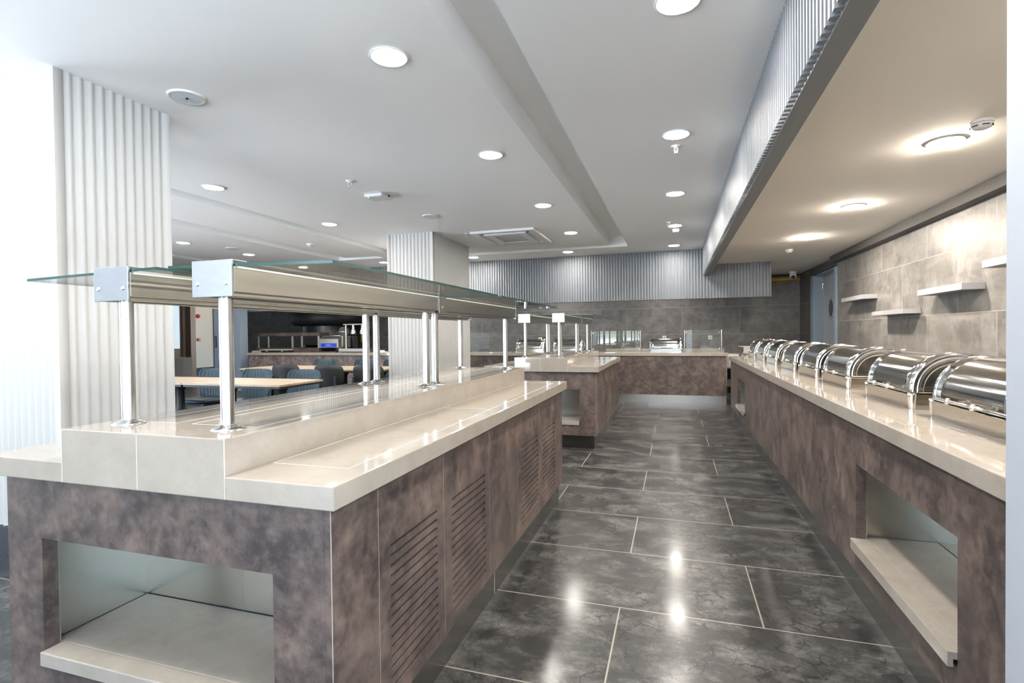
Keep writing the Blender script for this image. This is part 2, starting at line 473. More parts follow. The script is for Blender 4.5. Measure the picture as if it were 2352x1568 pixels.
for i in range(4):
    a = RY0 + i * (RY1 - RY0) / 4; c = RY0 + (i + 1) * (RY1 - RY0) / 4
    wf = struct(B().box(XW + .04, XW + .14, a, a + .06, .12, 2.36).box(XW + .04, XW + .14, c - .06, c, .12, 2.36).box(XW + .04, XW + .14, a + .06, c - .06, .12, .18).box(XW + .04, XW + .14, a + .06, c - .06, 2.30, 2.36), 'window_%d' % (i + 50), 'frame_blue')
    B().box(XW + .085, XW + .095, a + .06, c - .06, .18, 2.30).build('pane', 'glass_win', wf)
wk = 0
for xa, xb, nwin in WINS:
    ww = (xb - xa) / nwin
    for i in range(nwin):
        a = xa + i * ww; wk += 1
        wf = struct(B().box(a, a + .06, YN - .14, YN - .04, WZ0, WZ1).box(a + ww - .06, a + ww, YN - .14, YN - .04, WZ0, WZ1)
               .box(a + .06, a + ww - .06, YN - .14, YN - .04, WZ0, WZ0 + .06).box(a + .06, a + ww - .06, YN - .14, YN - .04, WZ1 - .06, WZ1), 'window_%d' % wk, 'frame_blue')
        B().box(a + .06, a + ww - .06, YN - .095, YN - .085, WZ0 + .06, WZ1 - .06).build('pane', 'glass_win', wf)

# corrugated panels --------------------------------------------------------
def flute(b, p, u, n, L, z0, z1, pitch, depth, prof='sine', edge=0.):
    """corrugated sheet from p along u (unit), bulging along n, with its under-side closed"""
    p, u, n = Vector(p), Vector(u), Vector(n)
    pts = [(0, 0)] if not edge else [(0, depth), (edge, depth), (edge, 0)]
    a, e = edge, L - edge
    k = max(1, round((e - a) / pitch)); w = (e - a) / k
    for i in range(k):
        s = a + i * w
        if prof == 'sine':
            pts += [(s + w * t / 8, depth * (.5 + .5 * math.cos(2 * PI * t / 8))) for t in range(1, 9)] if edge else [(s + w * t / 8, depth * (.5 - .5 * math.cos(2 * PI * t / 8))) for t in range(1, 9)]
        elif prof == 'round':
            pts += [(s + w * t / 12, depth * (.5 - .5 * math.cos(2 * PI * t / 12)) ** .65) for t in range(1, 13)]
        else:
            pts += [(s + w * .44, 0), (s + w * .50, depth), (s + w * .94, depth), (s + w, 0)]
    if edge: pts += [(e, depth), (L, depth)]
    sm = prof != 'rib'
    lo = [p + u * s + n * d + Vector((0, 0, z0 - p.z)) for s, d in pts]
    hi = [q + Vector((0, 0, z1 - z0)) for q in lo]
    m = len(pts)
    b.add(lo + hi, [(i, i + 1, m + i + 1, m + i) for i in range(m - 1)], 0, sm)
    base = [p + u * s + Vector((0, 0, z0 - p.z)) for s, d in pts]
    b.add(lo + base, [(i, m + i, m + i + 1, i + 1) for i in range(m - 1)], 0, False)

# near column, far column
def column(x0, x1, y0, y1, name):
    b = B(); d = .016; zb = .173
    b.box(x0 + d, x1 - d, y0 + d, y1 - d, 0, ZC)
    e = .05
    flute(b, (x0, y0 + d, 0), (1, 0, 0), (0, -1, 0), x1 - x0, zb, ZC, .058, d, 'round', e)
    flute(b, (x1 - d, y0, 0), (0, 1, 0), (1, 0, 0), y1 - y0, zb, ZC, .058, d, 'round', e)
    flute(b, (x1, y1 - d, 0), (-1, 0, 0), (0, 1, 0), x1 - x0, zb, ZC, .058, d, 'round', e)
    flute(b, (x0 + d, y1, 0), (0, -1, 0), (-1, 0, 0), y1 - y0, zb, ZC, .058, d, 'round', e)
    o = struct(b, name, 'white_flute')
    struct(B().box(x0 - .002, x1 + .002, y0 - .002, y1 + .002, 0, zb - .003), 'baseboard', 'skirting', .002, o)
    return o
column(-3.97, -3.213, 1.963, 2.645, 'column_near')
column(-4.06, -3.315, 6.80, 8.187, 'column_far')

# header over the far counter, and the beam between the two ceilings
b = B().box(-9.72, .52, 9.90, 10.02, 1.85, ZC).box(.52, 1.6, 9.90, 10.02, 1.85, ZW)
flute(b, (-9.72, 9.898, 0), (1, 0, 0), (0, -1, 0), 10.24, 1.85, ZC, .051, .022, 'rib')
flute(b, (.52, 9.898, 0), (1, 0, 0), (0, -1, 0), 1.08, 1.85, ZW, .051, .022, 'rib')
struct(b, 'trim_1', 'grey_flute')
b = B()
flute(b, (.515, YN, 0), (0, 1, 0), (-1, 0, 0), 9.875 - YN, 2.262, ZC, .049, .03, 'rib')
bo = struct(b, 'beam_soffit', 'grey_flute')
struct(B().box(.5152, .605, YN, 9.875, 2.255, ZC), 'beam_soffit', 'grey_paint')
# dark-grey trim box along the right wall under the lower ceiling
struct(B().box(2.42, XW, 1.15, 9.62, 2.345, ZW), 'trim_2', 'trim_grey')
struct(B().box(2.50, XW - .0005, 9.62, 11.34, DZ + .005, 2.41), 'trim_3', 'trim_grey')

# door in the right wall
d = struct(B().box(XW - .02, XW + .2, DY1 - .01, DY1 + .2, 0, DZ).box(XW - .02, XW + .2, DY0 - .13, DY0 + .01, 0, DZ).box(XW - .012, XW + .2, DY0 + .01, DY1 - .01, DZ - .02, DZ - .001)
           .box(XW - .026, XW - .02, DY1 + .03, DY1 + .06, 0, DZ).box(XW - .026, XW - .02, DY0 - .09, DY0 - .06, 0, DZ), 'door_1', 'frame_blue', .003)
lf = B().box(XW + .15, XW + .19, DY0 + .011, DY1 - .011, .01, DZ - .021).build('door_leaf', 'leaf_blue', d)
B().lathe((XW + .14, 10.57, 1.65), [(.20, .012), (.20, 0), (.155, -.004), (.15, .012)], 32, 0, 'x').build('porthole_frame', 'leaf_blue', lf)
B().cyl((XW + .143, 10.57, 1.65), .152, .006, 32, 0, 'x').build('porthole_glass', 'black_gloss', lf)
B().cyl((XW + .142, DY1 - .012, 2.02), .010, .11, 10).build('hinge', 'chrome', d)

# ------------------------------------------------------------------ recessed lamps
GL = 'recessed ceiling downlights'
def lamp_proto(mat, dome):
    t = thing('downlight', 'x', 'ceiling light', (0, 0, 0), GL)
    B().lathe((0, 0, 0), [(.088, -.001), (.100, -.0015), (.104, -.006), (.098, -.009), (.089, -.008), (.087, -.003)], 36).build('trim_ring', 'plastic', t)
    B().lathe((0, 0, 0), [(.0, -dome), (.05, -dome * .95), (.076, -dome * .72), (.088, -.0045)], 36).build('diffuser', mat, t)
    return t
lamps = [(-1.44, .75, 0, 'bright round downlight over the front of the near buffet island'),
 (-1.44, 2.46, 0, 'largest bright downlight, over the sneeze guard of the near buffet island'),
 (-1.44, 4.06, 0, 'bright round downlight over the gap between the two buffet islands'),
 (-1.44, 5.85, 0, 'bright round downlight over the front end of the far buffet island'),
 (-1.45, 7.57, 0, 'bright round downlight beside the far end of the ceiling slot, right of the cassette unit'),
 (-1.84, 9.32, 0, 'bright downlight in front of the fluted header, beyond the cassette unit'),
 (-3.67, 9.30, 0, 'bright downlight at the top corner of the far fluted column'),
 (-1.44, -.97, 0, 'added fill downlight behind the camera in the left row'), (-4.34, -.97, 0, 'added fill downlight behind the camera at the far left'), (.02, -.97, 0, 'added fill downlight behind the camera over the aisle'), (-8.7, 8.2, 0, 'added fill downlight at the left end in front of the pizza counter'),  # unseen lamps added to brighten the counter fronts and the pizza counter
 (-4.34, .75, 0, 'bright downlight left of the camera'), (-4.35, 7.57, 0, 'bright downlight hidden behind the far fluted column'), (-4.36, 9.3, 0, 'bright downlight behind the far fluted column, close to the header'), (-7.3, 4.5, 0, 'bright downlight hidden left of the near fluted column'), (.02, .80, 0, 'bright downlight over the aisle, closest to the camera'),
 (.024, 2.46, 0, 'bright downlight over the aisle cut off by the top of the photo'),
 (.022, 4.10, 0, 'bright aisle downlight with a sprinkler head right behind it'),
 (.017, 5.84, 0, 'bright aisle downlight between the one with a sprinkler and the one with a smoke detector'),
 (.013, 7.58, 0, 'bright aisle downlight with a smoke detector just behind it'),
 (0., 9.30, 0, 'last aisle downlight, close to the fluted header over the far counter'),
 (-4.34, 2.46, 0, 'bright downlight hidden behind the near fluted column'),
 (-4.34, 4.03, 0, 'bright downlight just right of the near fluted column'),
 (-4.35, 5.85, 0, 'bright downlight over the dining tables, left of the sprinkler and white access point'),
 (-7.31, 6.21, 0, 'small bright downlight low beside the near column, left of the dining tables'),
 (-7.29, 7.50, 0, 'small bright downlight just above the near sneeze guard'),
 (-5.61, 9.28, 0, 'small bright downlight touching the left edge of the far fluted column'),
 (1.66, 2.30, 1, 'warm downlight of the lower ceiling behind the white pillar'),
 (1.655, 4.0, 1, 'large warm downlight beside the smoke detector on the lower ceiling'),
 (1.655, 5.78, 1, 'middle warm downlight of the lower ceiling over the chafing dishes'),
 (1.655, 7.53, 1, 'smallest warm downlight of the lower ceiling, towards the door'),
 (-7.6, 9.3, 0, 'bright downlight in front of the pizza oven counter'),
 (-2.6, 11.2, 2, 'kitchen downlight behind the header above the left chafing dishes'),
 (-.2, 11.2, 2, 'kitchen downlight behind the header above the tiled back wall'),
 (-5.4, 11.2, 2, 'kitchen downlight behind the header left of the far column')]
p0, p1 = lamp_proto('lamp', .013), lamp_proto('lamp_warm', .025)
first = {0: p0, 1: p1}
for x, y, k, lab in lamps:
    z = ZC if k == 0 else ZW
    kk = 1 if k == 1 else 0
    if first.get(kk):
        o = first.pop(kk); o.location = (x, y, z); o['label'] = lab
    else:
        dup(p1 if kk else p0, (x, y, z), lab)

# ------------------------------------------------------------------ ceiling fittings
def smoke_detector(x, y, z, lab):
    t = thing('smoke_detector', lab, 'smoke detector', (x, y, z), 'smoke detectors')
    B().lathe((x, y, z), [(.055, 0), (.056, -.012), (.054, -.016)], 32).build('base', 'plastic', t)
    B().lathe((x, y, z), [(.051, -.016), (.051, -.0185)], 32).build('gap_ring', 'dark', t)
    b = B().lathe((x, y, z), [(.054, -.0185), (.052, -.028), (.045, -.040), (.030, -.047), (0, -.048)], 32)
    hd = b.build('head', 'plastic', t)
    s = B()
    for k in range(6):
        a = k * PI / 3 + .5
        ca, sa = math.cos(a), math.sin(a)
        s.obox((x + .0485 * ca, y + .0485 * sa, z - .033), (.0035 * ca, .0035 * sa, 0), (-.016 * sa, .016 * ca, 0), (0, 0, .0025))
    s.build('smoke_slot', 'dark', hd)
smoke_detector(1.70, 3.69, ZW, 'white smoke detector next to the large warm downlight on the lower ceiling')
smoke_detector(1.625, 8.56, ZW, 'small white smoke detector on the lower ceiling above the far chafing dishes')
smoke_detector(.03, 7.86, ZC, 'white smoke detector behind the fourth aisle downlight, near the beam')
smoke_detector(-5.58, 7.0, ZC, 'white smoke detector on the ceiling between the two left ceiling slots')

def sprinkler(x, y, lab):
    t = thing('sprinkler', lab, 'sprinkler', (x, y, ZC), 'sprinkler heads')
    B().lathe((x, y, ZC), [(.040, 0), (.038, -.006), (.014, -.009), (.012, -.018), (0, -.018)], 24).build('escutcheon', 'plastic', t)
    B().tube([(x - .012, y, ZC - .017), (x - .014, y, ZC - .035), (x - .004, y, ZC - .052)], .0035, 8).tube([(x + .012, y, ZC - .017), (x + .014, y, ZC - .035), (x + .004, y, ZC - .052)], .0035, 8).cyl((x, y, ZC - .058), .014, .006, 16).build('yoke', 'plastic', t)
    B().tube([(x, y, ZC - .017), (x, y, ZC - .052)], .004, 8).build('bulb', 'brass', t)
sprinkler(-2.96, 4.30, 'white sprinkler head beside the white access point')
sprinkler(-2.91, 7.10, 'white sprinkler head beside the far column and the ceiling cassette')
sprinkler(.02, 4.36, 'white sprinkler head lit up behind the second aisle downlight')
sprinkler(-.06, 7.32, 'white sprinkler head just in front of the fourth aisle downlight')

def ceiling_speaker(x, y, lab, slot=True):
    t = thing('ceiling_speaker', lab, 'speaker', (x, y, ZC), 'round ceiling speakers')
    B().lathe((x, y, ZC), [(.106, 0), (.106, -.006), (.098, -.011), (.086, -.008)], 40).build('rim', 'plastic', t)
    g = B().lathe((x, y, ZC), [(.087, -.0075), (.05, -.0095), (0, -.010)], 40).build('grille', 'speaker', t)
    if slot: B().obox((x, y, ZC - .011), (.011, -.007, 0), (.003, .005, 0), (0, 0, .0015)).build('badge', 'dark', g)
ceiling_speaker(-2.86, 2.475, 'round white ceiling speaker just right of the near fluted column')
ceiling_speaker(-2.90, 5.90, 'round white ceiling speaker between the white access point and the far column', False)
ceiling_speaker(-7.05, 6.9, 'flat round ceiling speaker between the two small left downlights', False)

t = thing('access_point', 'square white wireless access point with a green light on the ceiling', 'access point', (-2.985, 4.83, ZC))
bx = B(); c, s_ = math.cos(.03), math.sin(.03)
bx.obox((-2.985, 4.83, ZC - .021), (.105 * c, .105 * s_, 0), (-.105 * s_, .105 * c, 0), (0, 0, .019))
bx.build('housing', 'plastic', t, .016, 3)
B().box(-2.88, -2.872, 4.86, 4.885, ZC - .018, ZC - .002).build('cable_port', 'dark', t)
B().cyl((-3.045, 4.745, ZC - .0415), .005, .002, 10).build('indicator', 'green_led', t)

# ceiling cassette air conditioner
cx0, cx1, cy0, cy1 = -2.82, -1.86, 6.99, 8.10
t = thing('air_conditioner', 'square white ceiling cassette air conditioner with a grey intake grille', 'air conditioner', ((cx0 + cx1) / 2, (cy0 + cy1) / 2, ZC))
def ring(x0, x1, y0, y1, w, z0, z1):
    return B().box(x0, x1, y0, y0 + w, z0, z1).box(x0, x1, y1 - w, y1, z0, z1).box(x0, x0 + w, y0 + w, y1 - w, z0, z1).box(x1 - w, x1, y0 + w, y1 - w, z0, z1)
ring(cx0, cx1, cy0, cy1, .10, ZC - .035, ZC - .001).build('outer_frame', 'plastic', t, .008)
ring(cx0 + .16, cx1 - .16, cy0 + .16, cy1 - .16, .12, ZC - .042, ZC - .001).build('inner_frame', 'plastic', t, .006)
for k, (a0, a1, e0, e1) in enumerate(((cx0 + .2, cx1 - .2, cy0 + .10, cy0 + .16), (cx0 + .2, cx1 - .2, cy1 - .16, cy1 - .10), (cx0 + .10, cx0 + .16, cy0 + .2, cy1 - .2), (cx1 - .16, cx1 - .10, cy0 + .2, cy1 - .2))):
    B().box(a0, a1, e0, e1, ZC - .012, ZC - .002).build('air_outlet', 'dark', t)
    if k < 2: B().obox(((a0 + a1) / 2, (e0 + e1) / 2, ZC - .025), ((a1 - a0) / 2, 0, 0), (0, .024, .008), (0, -.001, .002)).build('louvre_flap', 'plastic', t)
    else: B().obox(((a0 + a1) / 2, (e0 + e1) / 2, ZC - .025), (.024, 0, .008), (0, (e1 - e0) / 2, 0), (-.001, 0, .002)).build('louvre_flap', 'plastic', t)
g = B().box(cx0 + .28, cx1 - .28, cy0 + .28, cy1 - .28, ZC - .024, ZC - .002)
for k in range(22):
    y = cy0 + .29 + k * (cy1 - cy0 - .58) / 21
    g.box(cx0 + .28, cx1 - .28, y - .004, y + .004, ZC - .034, ZC - .024)
g.build('intake_grille', 'cassette', t)
ring(cx0 + .1, cx1 - .1, cy0 + .1, cy1 - .1, .062, ZC - .006, ZC - .0015).build('recess', 'plastic', t)

# ------------------------------------------------------------------ buffet islands
ZT, ZB, ZR = .89, .83, .988
def slotted(b, x, y0, y1, z0, z1, sy0, sy1, zs, h=.0095, d=.007, th=.02):
    """panel in the plane x facing +x with routed slots"""
    Q = lambda a0, a1, c0, c1, m=0: b.quad((x, a0, c0), (x, a1, c0), (x, a1, c1), (x, a0, c1), m)
    Q(y0, sy0, z0, z1); Q(sy1, y1, z0, z1)
    z = z0
    for s in sorted(zs):
        Q(sy0, sy1, z, s)
        t = s + h
        b.quad((x - d, sy0, s), (x - d, sy1, s), (x - d, sy1, t), (x - d, sy0, t), 1)
        b.quad((x, sy0, s), (x, sy1, s), (x - d, sy1, s), (x - d, sy0, s), 2)
        b.quad((x - d, sy0, t), (x - d, sy1, t), (x, sy1, t), (x, sy0, t), 1)
        b.quad((x, sy0, s), (x - d, sy0, s), (x - d, sy0, t), (x, sy0, t), 1)
        b.quad((x, sy1, s), (x, sy1, t), (x - d, sy1, t), (x - d, sy1, s), 2)
        z = t
    Q(sy0, sy1, z, z1)
    b.box(x - th, x - d - .0005, y0, y1, z0, z1)
    for yy in (y0, y1): b.quad((x, yy, z0), (x - th, yy, z0), (x - th, yy, z1), (x, yy, z1))
    b.quad((x, y0, z0), (x, y1, z0), (x - th, y1, z0), (x - th, y0, z0))
SLATS = [.195 + .0303 * k for k in range(15)]

def island(ya, yb, joints, vents, lab, labt):
    xl, xr = -2.012, -.81
    y0, y1 = ya + .03, yb - .03
    t = thing('buffet_counter', lab, 'counter', ((xl + xr) / 2, (ya + yb) / 2, 0), 'buffet islands')
    pl = B().box(xl + .025, xr - .025, y0 + .028, y0 + .05, 0, .145).box(xl + .025, xr - .025, y1 - .05, y1 - .028, 0, .145)
    pl.box(xr - .045, xr - .025, y0 + .05, y1 - .05, 0, .145).box(xl + .025, xl + .045, y0 + .05, y1 - .05, 0, .145)
    p = pl.build('plinth', 'plinth', t)
    B().box(xr - .0252, xr - .0244, ya + 1.29, ya + 1.293, .001, .144).build('plinth_joint', 'seam', p)
    # end with an open niche
    nl, nr, nb, ntop = -1.857, -.988, .25, .64
    e = B().box(xl, nl, y0, y0 + .045, .14, ZB - .002).box(nr, xr - .0205, y0, y0 + .045, .14, ZB - .002).box(nl, nr, y0, y0 + .045, ntop, ZB - .002).box(nl, nr, y0, y0 + .045, .14, nb)
    e.build('end_panel', 'lam', t)
    B().box(xl, xr - .021, y1 - .02, y1, .14, ZB - .002).build('end_panel', 'lam', t)
    B().box(xl, xl + .02, y0 + .046, y1 - .021, .14, ZB - .002).build('side_panel', 'lam', t)
    # edge strip at the corner
    B().box(xr - .0012, xr + .0006, y0 - .0006, y0 + .0012, .14, ZB - .002).build('corner_strip', 'seam_dark', t)
    # niche lining and stone shelf
    yb_ = ya + .385
    li = B().box(nl - .04, nl - .036, y0 + .046, yb_, nb, .70).box(nr + .04, nr + .036, y0 + .046, yb_, nb, .70).box(nl - .04, nr + .04, yb_, yb_ + .004, nb, .70).box(nl - .04, nr + .04, y0 + .046, yb_, .70, .704)
    li.box(-1.446, -1.442, yb_ - .002, yb_ + .001, nb, .70)
    n_ = li.build('niche_lining', 'liner', t)
    B().box(nl - .0005, nl + .003, y0 + .0405, y0 + .0445, .29, ntop - .001).build('edge_profile', 'steel_v', n_)
    sh = B().box(nl - .035, nr + .035, y0 + .047, yb_ - .001, nb + .002, .295).box(nl + .002, nr - .002, y0 - .014, y0 + .047, nb + .002, .295)
    sh.build('niche_shelf', 'quartz', t, .003)
    # aisle side
    xs = [y0 + .0005] + joints + [y1]
    for i in range(len(xs) - 1):
        a, c = xs[i] + .0012, xs[i + 1] - .0012
        if i == 0: a = y0
        v = [q for q in vents if a < q[0] < c]
        b = B()
        if v:
            slotted(b, xr, a, c, .14, ZB - .002, v[0][0], v[0][1], SLATS)
            b.build('vent_panel', ['lam', 'dark', 'lam'], t)  # slot shade put into the colour: backs and tops dark, lower lips plain
        else:
            b.box(xr - .02, xr, a, c, .14, ZB - .002).build('side_panel', 'lam', t)
    st = B()
    for q in joints: st.box(xr - .019, xr - .0002, q - .0011, q + .0011, .14, ZB - .003)
    st.build('joint_strip', 'seam_dark', t)
    B().box(xl + .05, xr - .06, ya + .5, y1 - .06, .145, ZB - .002).build('carcass', 'dark', t)
    # stepped stone top
    w = thing('stone_worktop', labt, 'worktop', ((xl + xr) / 2, (ya + yb) / 2, ZB), 'stepped stone worktops')
    X0, X1, R0, R1 = -2.075, -.778, -1.711, -1.108
    B().box(X0, R0 - .0006, ya, yb, ZB, ZT).build('lower_slab', 'quartz', w, .003)
    B().box(R1 + .0006, X1, ya, yb, ZB, ZT).build('lower_slab', 'quartz', w, .003)
    r = B().box(R0, R1, ya, yb, ZB, ZR).build('raised_slab', 'quartz', w, .003)
    s = B(); lw = .0016
    for (xa, xb) in ((R1 + .012, X1 - .068),):
        s.box(xb - lw, xb + lw, ya + .157, yb - .16, ZT - .002, ZT + .0004)
        s.box(xa, xb, ya + .157 - lw, ya + .157 + lw, ZT - .002, ZT + .0004)
        s.box(xa - lw, xa + lw, ya + .157, yb - .16, ZT - .002, ZT + .0004)
        s.box(xa, xb, yb - .16 - lw, yb - .16 + lw, ZT - .002, ZT + .0004)
        k = ya + 1.29
        while k < yb - .4:
            s.box(xa, xb, k - lw, k + lw, ZT - .002, ZT + .0004); k += 1.2
    s.box(X0 + .068 - lw, X0 + .068 + lw, ya + .157, yb - .16, ZT - .002, ZT + .0004)
    s.build('seam_line', 'seam', w)
    s = B()
    for xa in (-1.612, -1.463, -1.40, -1.157):
        s.box(xa - lw, xa + lw, ya + .162, yb - .16, ZR - .002, ZR + .0004)
    for xa, xb in ((-1.612, -1.463), (-1.40, -1.157)):
        for yy in (ya + .162, yb - .16): s.box(xa, xb, yy - lw, yy + lw, ZR - .002, ZR + .0004)
    s.box(-1.4145, -1.4125, ya - .0004, ya + .002, ZB + .004, ZR - .004)
    s.box(R0 - .0005, R0 + .0008, ya - .0004, ya + .002, ZB + .002, ZR - .004); s.box(R1 - .0008, R1 + .0005, ya - .0004, ya + .002, ZB + .002, ZR - .004)
    s.build('seam_line', 'seam', w)
    return t, w

J1 = [1.288, 1.726, 2.214, 2.66, 3.12, 3.586]
V1 = [(1.351, 1.667), (1.795, 2.155), (2.727, 3.09), (3.20, 3.556)]
island(1.045, 3.843, J1, V1, 'brown stone-clad buffet counter nearest the camera with open shelf niche and slotted vents', 'beige polished stepped stone top of the near buffet island')
J2 = [5.68, 6.155, 6.63, 6.90, 7.36, 7.80]
V2 = [(5.763, 6.093), (6.212, 6.563), (6.982, 7.288), (7.436, 7.75)]
island(5.535, 7.92, J2, V2, 'brown stone-clad buffet counter further down the aisle, behind the near one', 'beige polished stepped stone top of the far buffet island')

# ------------------------------------------------------------------ sneeze guards
def guard(xc, side, ya, ys, yb, zr, zb, zt, lab, w=.14):
    """one gantry along y: boxed beam on posts, glass canopy tilting out to one side"""
    t = thing('sneeze_guard', lab, 'sneeze guard', (xc, (ya + yb) / 2, zr), 'steel and glass sneeze guards')
    x0, x1 = xc - w / 2, xc + w / 2
    for (a, c) in ((ya + .004, ys - .002), (ys + .002, yb)):
        bm_ = B().box(x0 + .001, x1 - .001, a, c, zb + .012, zt).box(x0 + .012, x0 + .03, a, c, zb, zb + .012).box(x1 - .03, x1 - .012, a, c, zb, zb + .012)
        bb = bm_.build('beam_housing', 'steel', t, .002)
        B().box(x0 + .031, x1 - .031, a + .02, c - .02, zb + .003, zb + .0118).build('underside_channel', 'dark', bb)
        B().box(x1 - .002, x1 + .0015, a + .01, c - .002, zt - .0035, zt + .0015).build('white_strip', 'off_white', bb)  # thin off-white line along the top edge of the beam
        B().box(x0 - .0015, x0 + .002, a + .01, c - .002, zt - .0035, zt + .0015).build('white_strip', 'off_white', bb)
    # front end plate with two screws, its lip folded over the glass
    pl = B().box(x0, x1, ya - .004, ya + .003, zb, zt + .019).box(x0, x1, ya + .003, ya + .05, zt + .0165, zt + .019)
    ep = pl.build('end_plate', 'steel_plate', t, .0015)
    for sx in (x0 + .02, x1 - .02):
        B().lathe((sx, ya - .0045, (zb + zt) / 2 - .004), [(0, -.0006), (.0015, -.0006), (.0022, -.0016), (.0055, -.0014), (.0068, 0), (.0068, .002)], 16, 0, 'y').build('screw', 'chrome', ep)
    B().box(x0 + .0005, x1 - .0005, yb + .0002, yb + .006, zb, zt + .012).build('end_plate', 'steel', t, .0015)
    # joint cover around the split
    jc = B().box(x0 - .003, x0, ys - .042, ys + .042, zb, zt + .001).box(x1, x1 + .003, ys - .042, ys + .042, zb, zt + .001).box(x0 - .003, x1 + .003, ys - .042, ys + .042, zt + .012, zt + .0145)
    jo = jc.build('joint_cover', 'steel', t, .001)
    B().lathe((x1 + .003, ys, (zb + zt) / 2 - .01), [(.006, 0), (.005, .003), (0, .0035)], 14, 0, 'x').build('screw', 'chrome', jo)
    # glass
    inner, outer = (xc - side * .17, xc + side * .385)
    drop = .010
    for (a, c) in ((ya + .006, ys - .028), (ys + .028, yb + .0)):
        g = B(); th = .008
        zi, zo = zt + .0105, zt + .0105 - drop
        zi_, zo_ = zi - th, zo - th
        zi, zi_ = zi + .0, zi_ + .0
        sl = drop / abs(outer - inner)
        zi += sl * .1; zi_ += sl * .1
        T = [(inner, a, zi), (outer, a, zo), (outer, c, zo), (inner, c, zi)]; U = [(inner, a, zi_), (outer, a, zo_), (outer, c, zo_), (inner, c, zi_)]
        g.add(T + U, [(0, 1, 2, 3), (7, 6, 5, 4)], 0)
        g.add(T + U, [(0, 4, 5, 1), (1, 5, 6, 2), (2, 6, 7, 3), (3, 7, 4, 0)], 1)
        g.build('glass_canopy', ['glass', 'glass_edge'], t)
    for y in (ya + .042, ys - .052, ys + .052, yb - .05):
        po = B().cyl((xc, y, zr + .004), .0185, zb - zr - .002, 24).build('post', 'steel_v', t)
        B().lathe((xc, y, zr + .0005), [(.045, 0), (.044, .003), (.028, .008), (.021, .013), (.019, .014)], 28).build('post_flange', 'steel_v', po)
G = [(-1.215, 1, 1.12, 2.45, 3.755, 'right-hand steel and glass sneeze guard on the near buffet island'), (-1.60, -1, 1.12, 2.50, 3.80, 'left-hand steel and glass sneeze guard on the near buffet island, canopy towards the columns'),
     (-1.228, 1, 5.642, 6.80, 7.68, 'right-hand steel and glass sneeze guard on the far buffet island'), (-1.622, -1, 5.642, 6.80, 7.68, 'left-hand steel and glass sneeze guard on the far buffet island')]
for i, (xc, sd, a, m_, c, lab) in enumerate(G):
    if i < 2: guard(xc, sd, a, m_, c, ZR, 1.361, 1.4435, lab)
    else: guard(xc, sd, a, m_, c, ZR, 1.375, 1.456, lab)

# ------------------------------------------------------------------ long counter on the right
def right_counter():
    x0, x1, ya, yb = .79, 1.46, 1.20, 8.27
    t = thing('serving_counter', 'long brown stone-clad serving counter along the right side under the chafing dishes', 'counter', (1.1, 4.7, 0))
    B().box(.815, .835, ya, yb - .03, 0, .15).box(.835, x1 - .04, yb - .05, yb - .03, 0, .15).build('plinth', 'plinth', t)
    def plain(a, c): B().box(x0, x0 + .02, a + .0004, c - .0004, .14, ZB - .012).build('front_panel', 'lam', t)
    def niche(a, c, n0, n1):
        nb, nt = .25, .637
        B().box(x0, x0 + .045, a + .0004, n0, .14, ZB - .012).box(x0, x0 + .045, n1, c - .0004, .14, ZB - .012).box(x0, x0 + .045, n0, n1, nt, ZB - .012).box(x0, x0 + .045, n0, n1, .14, nb).build('niche_panel', 'lam', t)
        bx = 1.12
        l = B().box(x0 + .046, bx, n0 - .04, n0 - .036, nb, .70).box(x0 + .046, bx, n1 + .036, n1 + .04, nb, .70).box(bx, bx + .004, n0 - .04, n1 + .04, nb, .70).box(x0 + .046, bx, n0 - .04, n1 + .04, .70, .704)
        n_ = l.build('niche_lining', 'liner', t)
        B().box(x0 + .0405, x0 + .0445, n1 - .003, n1 + .0005, .29, nt - .001).build('edge_profile', 'steel_v', n_)
        sh = B().box(x0 + .047, bx - .001, n0 - .035, n1 + .035, .272, .295)
        pr = [(x0 + .0468, .272), (x0 + .0468, .295), (x0 - .024, .295), (x0 - .024, .248), (x0 - .008, .248), (x0 - .008, .272)]
        vs = [(x, n0 + .003, z) for x, z in pr] + [(x, n1 - .002, z) for x, z in pr]
        sh.add(vs, [tuple(range(6)), tuple(range(11, 5, -1))] + [((i + 1) % 6, i, 6 + i, 6 + (i + 1) % 6) for i in range(6)])
        sh.build('niche_shelf', 'quartz', t, .002)
    niche(ya, 3.0, 1.835, 2.733)
    for a, c in ((3.0, 4.2), (4.2, 5.4), (5.4, 6.4)): plain(a, c)
    niche(6.4, yb, 6.68, 7.43)
    B().box(x0 + .045, x1, yb - .02, yb, .14, ZB - .012).build('end_panel', 'lam', t)
    B().box(x1 - .02, x1, ya, yb - .021, .05, ZB - .012).build('back_panel', 'lam', t)
    B().box(x0 + .008, x1 - .022, ya + .01, yb - .03, ZB - .012, ZB - .001).build('shadow_gap', 'dark', t)
    w = B().box(.76, 1.49, 1.17, 8.23, ZB, ZT).build('stone_worktop', 'quartz', None, .003)
    tag(w, 'long beige polished stone top of the right serving counter under the chafing dishes', 'worktop')
right_counter()

